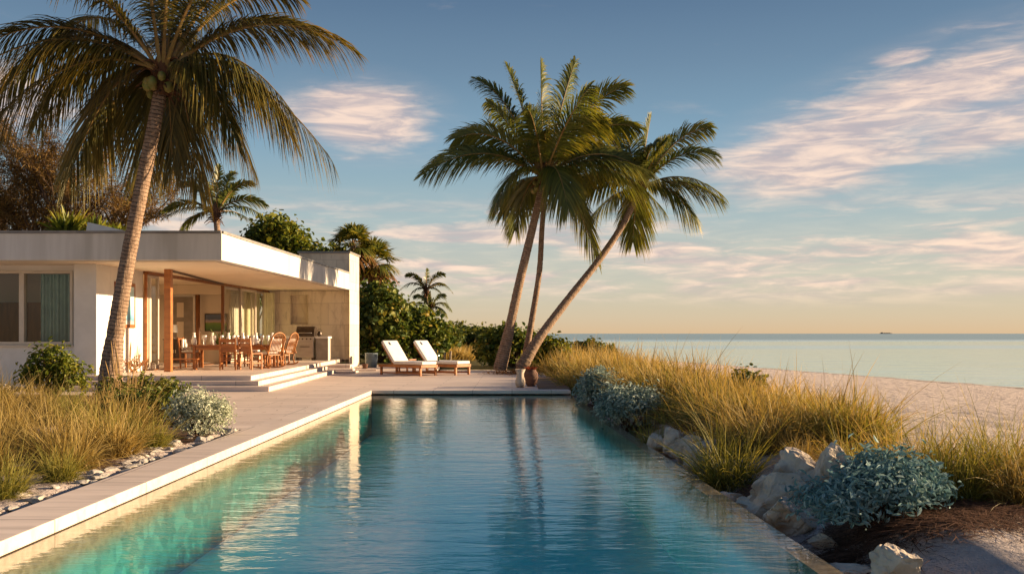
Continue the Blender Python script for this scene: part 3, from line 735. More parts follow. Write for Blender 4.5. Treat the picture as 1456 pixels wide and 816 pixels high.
# white pyramid rooflight
g = Geo(); rl = P(128, 322, 23.5)
x0_, x1_ = XY(127, 23.6)[0], XY(184, 23.6)[0]
g.ngon([(x0_, 23.3, 3.585), (x1_, 23.3, 3.585), (x1_, 24.3, 3.585), (x0_, 24.3, 3.585), (x0_, 23.5, 4.16), (x1_, 23.5, 3.92), (x1_, 24.1, 3.92), (x0_, 24.1, 4.16)], [[0, 1, 5, 4], [1, 2, 6, 5], [2, 3, 7, 6], [3, 0, 4, 7], [4, 5, 6, 7], [3, 2, 1, 0]])
hpart(g, 'rooflight', M['white_top'])

# pictures
wl = .012
g = Geo(); 
a0, a1 = 22.5, 23.62
g.bar((*dl(a0, .018), 2.01), (*dl(a1, .018), 2.01), .03, 1.14); art = tag(g.build('framed_picture', M['wood_h'], bevel=.004), 'tall framed blue seascape print on the sunlit side wall', 'picture')
g = Geo(); g.bar((*dl(a0 + .09, .036), 2.01), (*dl(a1 - .09, .036), 2.01), .008, .96); g.build('print', M['art_blue'], art)
pa, pb = P(291, 446, BD - .04), P(319, 471, BD - .04)
g = Geo(); g.bx(pa[0], pb[0] + .1, BD - .04, BD - .005, pb[2], pa[2]); art = tag(g.build('landscape_picture', M['dark_wood'], bevel=.004), 'wide green landscape picture on the living room back wall', 'picture')
g = Geo(); g.bx(pa[0] + .03, pb[0] + .07, BD - .05, BD - .042, pb[2] + .03, pa[2] - .03); g.build('print', M['art_land'], art)


# ------------------------------------------------------------------ furniture
def leg4(root, sx, sy, z0, z1, t, m, name='leg', splay=0):
    for ax in (-1, 1):
        for ay in (-1, 1):
            g = Geo(); g.bar((ax * (sx + splay), ay * (sy + splay), z0), (ax * sx, ay * sy, z1), t, t); g.build(name, m, root, bevel=.004)

def lounger(label, loc, rz):
    r = thing('sun_lounger', label, 'sun lounger', loc, rz, 'cushioned loungers on the pool deck')
    L, W, h = 1.95, .66, .30
    g = Geo()
    for s in (-1, 1): g.bx(-L / 2, L / 2, s * W / 2 - .025, s * W / 2 + .025, h - .06, h + .03)
    g.bx(-L / 2 + .0, -L / 2 + .04, -W / 2 + .026, W / 2 - .026, h - .055, h + .025); g.bx(L / 2 - .04, L / 2, -W / 2 + .026, W / 2 - .026, h - .055, h + .025)
    for k in range(14): g.bx(-L / 2 + .6 + k * .095, -L / 2 + .66 + k * .095, -W / 2 + .026, W / 2 - .026, h + .0, h + .02)
    g.build('frame', M['wood_h'], r, bevel=.004)
    for ax, x in ((-1, -L / 2 + .12), (1, L / 2 - .07)):
        for s in (-1, 1):
            g = Geo(); g.bx(x - .035, x + .035, s * W / 2 - .03, s * W / 2 + .03, 0, h - .06); g.build('leg', M['wood_h'], r, bevel=.004)
    g = Geo(); g.bx(-L / 2 + .155, L / 2 - .105, W / 2 - .02, W / 2 + .01, .05, .09); g.bx(-L / 2 + .155, L / 2 - .105, -W / 2 - .01, -W / 2 + .02, .05, .09); g.build('stretcher', M['wood_h'], r, bevel=.003)
    # raised back, hinged 0.62 from the head end
    hx = -L / 2 + .62; ang = R(50); bl = .82
    ux, uz = -math.cos(ang), math.sin(ang)
    g = Geo()
    for s in (-1, 1): g.bar((hx, s * (W / 2 - .06), h + .02), (hx + ux * bl, s * (W / 2 - .06), h + .02 + uz * bl), .04, .035)
    for k in range(7):
        t = .1 + k * .1; g.bar((hx + ux * t, -W / 2 + .07, h + .03 + uz * t), (hx + ux * t, W / 2 - .07, h + .03 + uz * t), .06, .015)
    g.bar((hx + ux * .55, 0.2, h + uz * .55), (hx + ux * .55 - .12, .2, h - .02), .03, .03)
    g.build('back_frame', M['wood_h'], r)
    g = Geo(); g.bx(hx + .02, L / 2 - .01, -W / 2 + .01, W / 2 - .01, h + .035, h + .135); o = g.build('seat_cushion', M['cushion'], r, True, .04, segs=4)
    g = Geo(); n = np.array((math.sin(ang), 0, math.cos(ang)))
    c = np.array((hx, 0, h + .06)) + np.array((ux, 0, uz)) * (bl / 2 + .02) + n * .055
    g.box(tuple(c), (bl + .04, W - .02, .10), 0, 0, Matrix.Rotation(ang, 4, 'Y')); b = g.build('back_cushion', M['cushion'], r, True, .04, segs=4)
    g = Geo(); c2 = np.array((hx, 0, h + .06)) + np.array((ux, 0, uz)) * (bl - .1) + n * .108
    g.box((c2[0], -.09, c2[2]), (.12, .07, .012), 0, 0, Matrix.Rotation(ang, 4, 'Y')); g.build('tag', M['navy'], b)
    return r
lounger('white cushioned teak lounger nearest the house wall, navy tag on its headrest', (-3.28, 28.75, 0), R(-40))
lounger('white cushioned teak lounger nearest the leaning palms, beside its twin', (-2.30, 29.35, 0), R(-36))
r = thing('side_table', 'small low teak table tucked between the two loungers', 'table', (-3.45, 30.1, 0), R(-38))
g = Geo(); g.bx(-.22, .22, -.22, .22, .42, .46); g.build('tabletop', M['wood_h'], r, bevel=.006)
leg4(r, .18, .18, 0, .42, .045, M['wood_h'])
g = Geo(); g.lathe([(.0, 0), (.035, 0), (.035, .16), (.012, .22), (.012, .28), (0, .28)], 12); o = g.build('bottle', M['green_glass'], None, True)
o.location = (-2.34, 29.05, .437); tag(o, 'small dark bottle standing on the seat of a lounger', 'bottle')
# tub, pot, posts behind
g = Geo(); g.lathe([(0, 0), (.20, 0), (.235, .25), (.24, .52), (.255, .54), (.235, .55), (.22, .5), (0, .46)], 24); o = g.build('zinc_tub', M['zinc'], None, True)
o.location = (*XY(528, 35.2), -.004); tag(o, 'blue grey metal tub beside the tall travertine pier', 'tub')
g = Geo(); g.lathe([(0, 0), (.07, 0), (.11, .2), (.12, .22), (.1, .22), (.08, .16), (0, .15)], 18); o = g.build('terracotta_pot', M['clay'], None, True)
o.location = (*XY(519, 32.5), -.004); tag(o, 'small reddish terracotta pot near the blue grey tub', 'pot')
for i, (px, d, h, r_, lb) in enumerate([(616, 37, .66, .14, 'thick pale weathered wooden post behind the loungers'), (632, 39, .5, .05, 'thin grey wooden stake right of the thick pale post'), (640, 39, .55, .05, 'thin grey wooden stake nearest the green hedge')]):
    g = Geo(); g.tube([(0, 0, -.1), (.01, 0, h * .6), (.03, .0, h)], [r_, r_ * .95, r_ * .9], 10); o = g.build('wooden_post', M['bleached'], None, True); o.location = (*XY(px, d), .0); tag(o, lb, 'post', 'weathered posts behind the loungers')

# urns
g = Geo(); g.lathe([(0, 0), (.10, 0), (.155, .10), (.18, .22), (.165, .33), (.12, .385), (.13, .41), (.11, .41), (.09, .36), (0, .33)], 28)
o = g.build('clay_urn', M['clay'], None, True); o.location = (.47, 22.6, .0); tag(o, 'round brown clay urn with a banded body by the boardwalk', 'urn')
g = Geo(); rng = np.random.RandomState(2)
N = 60; a = rng.uniform(0, 6.28, N); p0 = np.c_[.05 * np.cos(a), .05 * np.sin(a), np.full(N, .34)]
d = norm(np.c_[np.cos(a) * .6, np.sin(a) * .6, np.ones(N)]); wv = norm(np.cross(d, (0, 0, 1.0)))
g.add(*strips(p0, d, wv, rng.uniform(.15, .32, N), .04, .35)); g.build('plant', M['flower'], o)
g = Geo(); g.lathe([(0, 0), (.09, 0), (.12, .06), (.125, .14), (.09, .26), (.085, .33), (.13, .44), (.12, .44), (.07, .34), (0, .3)], 24)
o = g.build('cream_vase', M['cream_clay'], None, True); o.location = (.2, 22.1, .0); tag(o, 'narrow cream vase with a flared mouth left of the clay urn', 'vase')

# dining table and ware
TBX, TBY, TBH = -7.85, 25.9, .66
r = thing('dining_table', 'long orange timber table set with white glassware on the patio', 'table', (TBX, TBY, PZ), R(4))
g = Geo()
for k in range(6): g.bx(-1.15, 1.15, -.48 + k * .161, -.48 + k * .161 + .157, TBH - .04, TBH)
g.build('tabletop', M['wood_h'], r, bevel=.004)
leg4(r, 1.02, .4, 0, TBH - .04, .07, M['wood_h'])
g = Geo()
for s in (-1, 1): g.bx(-.98, .98, s * .40 - .012, s * .40 + .012, TBH - .14, TBH - .042); g.bx(s * 1.02 - .012, s * 1.02 + .012, -.36, .36, TBH - .14, TBH - .042)
g.build('apron', M['wood_h'], r, bevel=.003)
gp = Geo(); gp.lathe([(0, 0), (.035, .0), (.012, .012), (.012, .11), (.045, .16), (.05, .25), (.042, .27), (.038, .25), (0, .15)], 14)
gob = gp.build('goblet', M['tableware'], None, True); tag(gob, 'frosted white goblet standing on the timber dining table', 'goblet', 'white goblets on the dining table')
jp = Geo(); jp.lathe([(0, 0), (.06, 0), (.075, .1), (.05, .22), (.03, .30), (.045, .34), (.035, .34), (.02, .29), (0, .1)], 16)
jug = jp.build('carafe', M['tableware'], None, True); tag(jug, 'frosted white carafe standing on the timber dining table', 'carafe', 'white carafes on the dining table')
first = True
rng = random.Random(4)
for i in range(16):
    x = TBX - 1.02 + (i % 8) * .29 + rng.uniform(-.04, .04); y = TBY + (-.27 if i < 8 else .25) + rng.uniform(-.08, .08)
    src = gob if i % 3 else jug
    if i == 0: o = jug
    elif i == 1: o = gob
    else: o = dup(src)
    o.location = (x, y, PZ + TBH)

def slat_chair(label, loc, rz, m=None, spindles=False, cushion=False, h=.87):
    m = m or M['wood_h']
    r = thing('spindle_chair' if spindles else 'slatted_chair', label, 'chair', loc, rz, 'timber chairs round the dining table')
    g = Geo()
    for k in range(5): g.bx(-.21, .21, -.21 + k * .085, -.21 + k * .085 + .08, .42, .445)
    g.build('seat', m, r, bevel=.004)
    for s in (-1, 1):
        g = Geo(); g.bx(s * .2 - .02, s * .2 + .02, .17, .21, 0, .42); g.build('leg', m, r, bevel=.004)
        g = Geo(); g.bar((s * .2, -.20, 0), (s * .2, -.215, .45), .04, .04); g.bar((s * .2, -.215, .43), (s * .2, -.28, h), .04, .04); g.build('leg', m, r, bevel=.003)
    g = Geo()
    if spindles:
        for k in range(8): x = -.17 + k * .0486; g.tube([(x, -.218, .45), (x, -.275, h - .03)], .011, 6)
        g.bar((-.24, -.28, h), (.24, -.28, h), .05, .06)
    else:
        for k in range(3): z = .5 + k * .13; g.bar((-.18, -.222 - k * .018, z + .03), (.18, -.222 - k * .018, z + .03), .016, .105)
    g.build('backrest', M['dark_wood'] if spindles else m, r, bevel=.003)
    g = Geo()
    for s in (-1, 1): g.bx(s * .2 - .012, s * .2 + .012, -.19, .17, .16, .19)
    g.bx(-.18, .18, .18, .20, .24, .27); g.build('stretcher', m, r)
    if cushion:
        g = Geo(); g.bx(-.19, .19, -.19, .19, .447, .50); g.bx(-.17, .17, -.2, -.14, .52, .82); g.build('cushion', M['cushion'], r, True, .02)
    return r
slat_chair('orange slatted timber chair with its back to the steps, nearest the patio edge', (-7.62, 24.62, PZ), R(8))
slat_chair('orange slatted timber chair in front of the table, right of the front slatted one', (-7.12, 24.95, PZ), R(-25))
slat_chair('timber chair at the left end of the dining table', (-9.15, 26.0, PZ), R(-90), cushion=True)
slat_chair('spindle backed chair with pale cushion behind the table, nearest the doors', (-8.3, 26.95, PZ), R(178), spindles=True, cushion=True)
slat_chair('spindle backed chair with pale cushion in the middle behind the table', (-7.65, 27.0, PZ), R(183), spindles=True, cushion=True)
slat_chair('spindle backed chair with pale cushion behind the table, nearest the grill', (-7.05, 27.05, PZ), R(172), spindles=True, cushion=True)
slat_chair('dark spindle backed chair standing alone between the rattan chairs and the grill', (-7.75, 30.6, PZ), R(-120), spindles=True)

def rattan_chair(label, loc, rz):
    r = thing('rattan_armchair', label, 'armchair', loc, rz, 'bentwood armchairs on the patio')
    for s in (-1, 1):
        x = s * .27; t = np.linspace(0, 1, 24)
        g = Geo(); yy = np.interp(t, (0, .12, .88, 1), (-.42, -.36, .36, .44)); zz = .03 + .10 * np.abs(t * 2 - 1) ** 3
        g.tube(np.c_[np.full(24, x), yy, zz], .022, 8); g.build('runner', M['rattan'], r, True)
        a = np.linspace(-.35, math.pi * .98, 26)
        g = Geo(); g.tube(np.c_[np.full(26, x * 1.08), .02 + .34 * np.cos(a), .40 + .27 * np.sin(a) + .05 * np.cos(a)], .022, 8)
        g.tube([(x, .30, .05), (x * 1.03, .33, .24), (x * 1.05, .30, .42)], .02, 8); g.tube([(x, -.28, .05), (x, -.24, .22), (x, -.28, .44)], .02, 8)
        g.build('arm', M['rattan'], r, True)
    g = Geo(); t = np.linspace(0, 1, 14)
    for k in range(9):
        x = -.22 + k * .055; g.tube(np.c_[np.full(14, x), -.26 - .18 * t, .40 + .62 * t - .05 * t * t], .010, 6)
    a = np.linspace(0, math.pi, 20); g.tube(np.c_[.27 * np.cos(a), -.40 - .05 * np.sin(a), .78 + .22 * np.sin(a)], .022, 8)
    for s in (-1, 1): g.tube([(s * .26, -.26, .40), (s * .27, -.40, .80)], .022, 8)
    g.build('backrest', M['rattan'], r, True)
    g = Geo(); g.bx(-.26, .26, -.26, .30, .36, .39); g.build('seat', M['rattan'], r, bevel=.01)
    g = Geo(); g.bx(-.24, .24, -.22, .28, .393, .47); g.box((0, -.29, .66), (.42, .07, .34), 0, 0, Matrix.Rotation(R(15), 4, 'X')); g.build('cushion', M['cushion'], r, True, .03, segs=3)
    return r
rattan_chair('bentwood rattan rocker with sweeping arms, nearest the patio steps', (-6.88, 25.75, PZ), R(60))
rattan_chair('bentwood rattan rocker behind the first one, closer to the grill', (-7.05, 28.0, PZ), R(75))
# bench
r = thing('low_bench', 'low orange timber bench beside the sliding doors', 'bench', (-8.93, 24.75, PZ), R(10))
g = Geo()
for k in range(3): g.bx(-.42, .42, -.17 + k * .115, -.17 + k * .115 + .105, .27, .30)
g.build('seat', M['wood_h'], r, bevel=.004)
for s in (-1, 1):
    g = Geo(); g.bx(s * .36 - .02, s * .36 + .02, -.16, -.12, 0, .27); g.bx(s * .36 - .02, s * .36 + .02, .12, .16, 0, .27); g.bx(s * .36 - .018, s * .36 + .018, -.12, .12, .0, .035); g.build('leg', M['wood_h'], r, bevel=.003)
# sideboard & lamp
r = thing('sideboard', 'dark wooden sideboard inside the open doors', 'sideboard', (*XY(252, 28.4), PZ), 0)
g = Geo(); g.bx(-.35, .35, -.2, .2, .06, .78); g.bx(-.37, .37, -.22, .22, .782, .81); g.build('body', M['dark_wood'], r, bevel=.005)
for s in (-1, 1):
    g = Geo(); g.bx(s * .17 - .16, s * .17 + .16, -.218, -.202, .1, .74); d_ = g.build('door', M['dark_wood'], r, bevel=.004)
    g = Geo(); g.bx(s * .03 - .01, s * .03 + .01, -.235, -.22, .38, .48); g.build('handle', M['steel'], d_)
for s in (-1, 1):
    g = Geo(); g.bx(s * .32 - .025, s * .32 + .025, -.17, .17, 0, .06); g.build('foot', M['dark_wood'], r)
r = thing('table_lamp', 'white shaded table lamp on the dark sideboard', 'lamp', (XY(246, 28.4)[0], 28.4, PZ + .81), 0)
g = Geo(); g.lathe([(0, 0), (.07, 0), (.07, .02), (.015, .04), (.03, .10), (.012, .18), (.01, .24)], 14); g.build('base', M['cream_clay'], r, True)
g = Geo(); g.lathe([(.15, .20), (.12, .44)], 20); g.build('shade', M['lamp_shade'], r, True)
# driftwood sculpture
def driftwood():
    rng = random.Random(11); g = Geo()
    def grow(p, d, L, rad, lev):
        pts = [p]; q = Vector(p); dd = Vector(d)
        for k in range(6):
            dd = (dd + Vector((rng.uniform(-.3, .3), rng.uniform(-.3, .3), rng.uniform(-.2, .25)))).normalized(); q = q + dd * L / 6; q.z = max(q.z, .02); pts.append(tuple(q))
        g.tube(pts, list(np.linspace(rad, rad * .45, 7)), 7)
        if lev:
            for k in (2, 3, 5):
                dv = (dd + Vector((rng.uniform(-1, 1), rng.uniform(-1, 1), rng.uniform(-.5, .8)))).normalized(); grow(pts[k], dv, L * .62, rad * .62, lev - 1)
    for a in range(7):
        grow((rng.uniform(-.1, .1), rng.uniform(-.1, .1), .02), (math.cos(a * .9) * .8, math.sin(a * .9) * .8, .9), .42, .026, 2)
    o = g.build('driftwood_sculpture', M['rattan'], None, True); o.location = (*XY(190, 23.0), PZ); o.scale = (.8, .8, .8)
    tag(o, 'branching orange driftwood sculpture against the sunlit side wall', 'sculpture')
driftwood()
# grill
gx, gy = XY(436, 33.6)
r = thing('gas_grill', 'stainless gas grill with a rounded hood against the travertine wall', 'grill', (gx, gy, PZ), 0)
g = Geo(); g.bx(-.31, .31, -.28, .28, .10, .84); g.build('cart', M['steel'], r, bevel=.01)
for s in (-1, 1):
    g = Geo(); g.bx(s * .27 - .04, s * .27 + .04, -.26, .26, 0, .10); g.build('foot', M['steel_dark'], r)
g = Geo(); g.bx(-.26, .26, -.30, -.283, .16, .58); d_ = g.build('door', M['steel'], r, bevel=.006)
g = Geo(); g.tube([(-.17, -.30, .50), (-.17, -.34, .50), (.17, -.34, .50), (.17, -.30, .50)], .013, 8); g.build('handle', M['steel_dark'], d_, True)
g = Geo(); g.bx(-.33, .33, -.32, -.20, .70, .86); g.build('control_panel', M['steel'], r, bevel=.008)
for k in range(4):
    g = Geo(); x = -.22 + k * .147; g.tube([(x, -.32, .78), (x, -.36, .78)], .028, 12); g.build('knob', M['steel_dark'], r, False)
g = Geo(); a = np.linspace(0, math.pi * .62, 14); pr = [(-.27, .865)] + [(-.27 + .52 * (1 - math.cos(t)) * .5, .9 + .34 * math.sin(t)) for t in a] + [(.27, 1.2), (.27, .865)]
V = [(-.33, y, z) for y, z in pr] + [(.33, y, z) for y, z in pr]; n = len(pr)
g.ngon(V, [list(range(n)), list(range(n, 2 * n))[::-1]] + [[i, n + i, n + (i + 1) % n, (i + 1) % n] for i in range(n)]); hood = g.build('hood', M['steel_dark'], r)
g = Geo(); g.tube([(-.24, -.24, 1.0), (-.24, -.31, 1.0), (.24, -.31, 1.0), (.24, -.24, 1.0)], .015, 8); g.build('handle', M['steel'], hood, True)
for sgn, x0, x1, lb in ((-1, XY(405, 33.6)[0], XY(422, 33.6)[0], 'grey outdoor counter with white top left of the grill'), (1, XY(450, 33.6)[0], XY(468, 33.6)[0], 'outdoor counter with white end panel right of the grill')):
    r = thing('outdoor_counter', lb, 'counter', ((x0 + x1) / 2, 33.7, PZ), 0, 'counters flanking the grill'); hw = (x1 - x0) / 2
    g = Geo(); g.bx(-hw + .02, hw - .02, -.3, .32, 0, .80); g.build('cabinet', M['grey_panel'], r, bevel=.005)
    g = Geo(); g.bx(-hw - .01, hw + .01, -.35, .36, .802, .87 if sgn > 0 else .90); g.build('countertop', M['white_top'], r, bevel=.008)
    g = Geo(); g.bx(hw - .018, hw + .02, -.32, -.10, 0, .80); g.build('end_panel', M['white_top'], r, bevel=.004)
g = Geo(); g.lathe([(0, 0), (.07, 0), (.09, .08), (.06, .18), (.05, .2), (0, .2)], 16); o = g.build('kettle', M['steel_dark'], None, True); g = Geo()
o.location = (XY(454, 33.6)[0], 33.65, PZ + .87); tag(o, 'small dark metal pot standing on the counter beside the grill hood', 'pot')
g = Geo(); a = np.linspace(0, math.pi, 10); g.tube(np.c_[.08 * np.cos(a), np.zeros(10), .18 + .09 * np.sin(a)], .008, 6); g.build('handle', M['steel_dark'], o, True)


# ------------------------------------------------------------------ plants
def blades(rng, N, rad, h, wid, lean=(.05, .75), droop=(.15, .7), cx=0, cy=0, z=0):
    a = rng.uniform(0, 2 * np.pi, N); rr = rad * np.sqrt(rng.uniform(0, 1, N)); az = a + rng.normal(0, .5, N)
    p0 = np.c_[cx + rr * np.cos(a), cy + rr * np.sin(a), np.full(N, z) - .03]
    ln = rng.uniform(lean[0], lean[1], N) * (.35 + .65 * rr / rad)
    d = norm(np.c_[np.cos(az) * ln, np.sin(az) * ln, np.ones(N)])
    fa = rng.uniform(0, 2 * np.pi, N); wv = np.c_[np.cos(fa), np.sin(fa), np.zeros(N)]; wv = norm(wv - d * (wv * d).sum(1)[:, None])
    curl = rng.normal(size=(N, 3)) * np.array((.16, .16, .03))
    return strips(p0, d, wv, h * rng.uniform(.4, 1.15, N), wid * rng.uniform(.55, 1.3, N), rng.uniform(*droop, N), 5, None, curl)

CL = []
for i in range(4):
    rng = np.random.RandomState(30 + i); g = Geo()
    g.add(*blades(rng, 520, .17, .80, .0065, (.05, .95), (.12, .75)))
    g.add(*blades(rng, 260, .2, .52, .0065, (.4, 1.6), (.35, 1.0)))
    g.add(*blades(rng, 26, .14, 1.0, .005, (.1, .6), (.05, .3)))
    me = g.build('grass_clump', M['grass_gold'] if i < 2 else M['grass_green']); CL.append(me)
used = [False] * 4
def clump(k, x, y, s, rz, label, group, z=None, name='grass_clump', sz=None):
    z = float(ground_z(np.array(x), np.array(y))) if z is None else z
    if not used[k]: o = CL[k]; used[k] = True
    else: o = CL[k].copy(); COL.objects.link(o)
    o.location = (x, y, z); o.rotation_euler = (0, 0, rz); o.scale = (s, s, sz or s)
    return tag(o, label, 'ornamental grass', group)
GL = 'ornamental grasses in the planting bed beside the coping'
lb = ['green gold tuft of grass at the front corner of the left bed, nearest the camera', 'small upright tuft of grass leaning over the white stone chips, second from the front',
      'tall golden grass clump behind the small front tufts of the left bed', 'golden grass clump beside the pale stone chips in the middle of the left bed',
      'small thin tuft of grass between the golden clumps and the silver bush', 'broad golden grass clump at the left edge of the photo, behind the front tuft',
      'golden clump in the second row of the left bed', 'golden grass clump in the middle row of the left bed']
spec = [(2, -4.15, 7.45, .72, .2), (3, -4.1, 8.3, .62, 1.0), (0, -4.35, 9.0, 1.0, 2.0), (1, -4.3, 9.9, 1.02, 3.0), (2, -4.22, 10.7, .72, 4.0), (0, -5.0, 8.6, 1.0, 5.0), (1, -5.0, 9.9, 1.08, .5), (3, -4.85, 10.8, 1.05, 1.5)]
for (k, x, y, s, rz), l in zip(spec, lb): clump(k, x, y, s, rz, l, GL)
rng = random.Random(8)
pts = [(-5.6, 9.3), (-5.7, 10.6), (-5.5, 11.8), (-6.3, 10.4), (-6.5, 11.8), (-7.1, 11.3), (-7.4, 12.6), (-6.3, 13.2), (-7.1, 13.9), (-8.0, 13.6), (-8.3, 15.0), (-7.3, 15.2), (-6.4, 14.6), (-9.3, 15.8), (-8.6, 16.6), (-5.15, 12.1), (-9.8, 17.4), (-6.6, 16.2)]
for x, y in pts:
    clump(rng.randrange(4), x + rng.uniform(-.12, .12), y, rng.uniform(.72, 1.1), rng.uniform(0, 6), 'golden grass clump in the dense back rows of the left bed, before the house', GL)
GR = 'grass clumps on the sand beside the pool'
spec = [(2, 2.12, 9.0, 1.2, .3, 'large arching green gold grass clump spilling over the pool edge by the rocks'), (0, 2.82, 8.9, .5, 1.2, 'small sparse grass tuft on sand right of the large arching clump'),
        (1, 3.08, 8.6, .58, 2.2, 'small golden tuft directly behind the blue grey bush'), (3, 3.35, 6.9, .98, 3.3, 'tall green gold clump right of the blue grey bush'),
        (1, 3.75, 6.75, .95, 4.1, 'reddish golden clump at the right edge of the photo, in front'), (3, 3.55, 7.6, 1.0, 5.1, 'tall grass clump behind the blue grey bush, before the beach'),
        (2, 4.1, 7.7, 1.0, .8, 'tall grass clump at the right edge of the photo, against the beach'), (0, 4.05, 6.95, .9, 2.7, 'low golden clump cut by the right edge of the photo'),
        (3, 1.85, 11.9, .75, .4, 'low dark green tuft between the rock pile and the silvery shrubs'), (0, 2.45, 9.9, .9, 1.9, 'golden clump on the sand behind the large arching clump'),
        (1, 3.2, 7.35, 1.02, 1.1, 'dense golden clump just behind the right side of the blue grey bush'), (2, 3.9, 7.25, 1.08, 2.9, 'tall dense clump between the two clumps nearest the right edge'), (3, 3.05, 8.0, .85, .2, 'mid height clump between the blue grey bush and the beach')]
for k, x, y, s, rz, l in spec: clump(k, x, y, s, rz, l, GR)

# dune grass beyond
def dune_grass():
    rng = np.random.RandomState(77); g = Geo(); n = 0
    while n < 700:
        d = 9.6 + 34 * rng.uniform() ** 1.25; s = rng.uniform(.25, 2.6 + max(0, d - 26) * .09); x = xr(d) + s
        if x > 3.75 + .4 * (d < 12.5) + .35 * math.sin(d * 1.1) + max(0, d - 18) * .03: continue
        if d > 21 and x < .9 + max(0, 31 - d) * .05: continue
        if d < 22 and d > 12.3 and x < xr(d) + .75: continue
        if d < 12.2 and x < xr(d) + .8: continue
        if math.sin(x * 4.1 + d * 1.7) + math.sin(d * 2.9 - x * 2) < -1.1: continue
        z = float(ground_z(np.array(x), np.array(d)))
        h = rng.uniform(.6, 1.0) * (1 + .12 * math.sin(d * .9)) * (1.14 if d > 15 else 1); nb = int(np.clip(240 * 12 / d, 90, 260))
        dead = rng.uniform() < .16
        g.add(*blades(rng, nb, .20 + d * .004, h * (.7 if dead else .95), .0045 + d * .0005, (.5, 2.2) if dead else (.05, 1.15), (.4, 1.0) if dead else (.12, .8), x, d, z), mi=2 if dead else int(rng.uniform() < .3)); n += 1
        if rng.uniform() < .6: g.add(*blades(rng, 9, .2, h * 1.25, .004 + d * .0004, (.05, .5), (.05, .35), x, d, z), mi=0)
    for k in range(140):
        d = rng.uniform(43, 75); x = rng.uniform(-4.6, -1.4 + (d - 43) * .03)
        g.add(*blades(rng, 60, .4, rng.uniform(.6, 1.0), .04, (.05, .8), (.1, .5), x, d, float(ground_z(np.array(x), np.array(d)))))
    tag(g.build('dune_grass', [M['grass_gold'], M['grass_green'], M['palm_dry']]), 'golden dune grass covering the bank between pool and beach', 'dune grass', None, 'stuff')
dune_grass()
# tall seed stalks in left bed
for i, (x, y, lb_) in enumerate([(-8.05, 13.1, 'tall tawny plumed grass stalks before the green shrub'), (-8.75, 14.1, 'tall tawny plumed stalks at the left of the green shrub'), (-6.0, 14.2, 'thin airy plumed stalks in front of the patio steps')]):
    rng = np.random.RandomState(60 + i); g = Geo(); N = 16
    r = thing('plume_grass', lb_, 'ornamental grass', (x, y, 0), 0, 'plumed grass stalks in the left bed')
    a = rng.uniform(0, 6.28, N); tops = []
    for k in range(N):
        h = rng.uniform(.85, 1.2); l = rng.uniform(.03, .22); b = np.array((.12 * math.cos(a[k]), .12 * math.sin(a[k]), -.02)); e = b + np.array((l * math.cos(a[k]), l * math.sin(a[k]), h))
        mid = (b + e) / 2 + np.array((0, 0, .05)); g.tube([b, mid, e], [.005, .004, .003], 4); tops.append((mid, e))
    g.build('stem', M['seed'], r)
    g = Geo()
    for m_, e in tops:
        dd = norm(e - m_); g.tube([e - dd * .26, e - dd * .18, e - dd * .08, e + dd * .02], [.004, .014 if i < 2 else .008, .012 if i < 2 else .007, .002], 6)
    g.build('plume', M['seed'], r, True)


def leaves(rng, centers, radii, n_cl, per, size, spread=.35, flat=.35, shell=.55, narrow=.5, up=.5):
    """leaf clumps spread through the union of ellipsoids"""
    Vs = []
    c = []; nr = []
    vol = np.array([r[0] * r[1] * r[2] for r in radii]); pr = vol / vol.sum()
    for i in range(n_cl):
        k = rng.choice(len(centers), p=pr); v = norm(rng.normal(size=3)); v[2] = abs(v[2]) if rng.uniform() < .72 else v[2]
        rr = rng.uniform(shell, 1.06) if rng.uniform() < .85 else rng.uniform(0, shell)
        c.append(np.array(centers[k]) + v * np.array(radii[k]) * rr); nr.append(v)
    c = np.array(c); nr = np.array(nr)
    N = n_cl * per
    pc = np.repeat(c, per, 0) + rng.normal(size=(N, 3)) * spread
    nm = norm(np.repeat(nr, per, 0) * .6 + rng.normal(size=(N, 3)) * .6 + np.array((0, 0, up)))
    ax = norm(np.cross(nm, rng.normal(size=(N, 3)))); sd_ = np.cross(nm, ax)
    L = size * rng.uniform(.45, 1.4, N)[:, None]; W = L * narrow
    fold = nm * L * .12
    V = np.stack([pc - ax * L * .5, pc - ax * L * .15 - sd_ * W * .5 + fold, pc + ax * L * .25 - sd_ * W * .42 + fold, pc + ax * L * .5 - nm * L * .1,
                  pc + ax * L * .25 + sd_ * W * .42 + fold, pc - ax * L * .15 + sd_ * W * .5 + fold], 1)
    b = np.arange(N)[:, None] * 6
    Q = np.concatenate([b + np.array([0, 1, 2, 3]), b + np.array([0, 3, 4, 5])])
    z0, z1 = c[:, 2].min(), c[:, 2].max()
    tip = np.repeat(rng.uniform(0, 1, n_cl), per); tip = np.repeat(tip, 6)
    return V.reshape(-1, 3), Q, tip, c


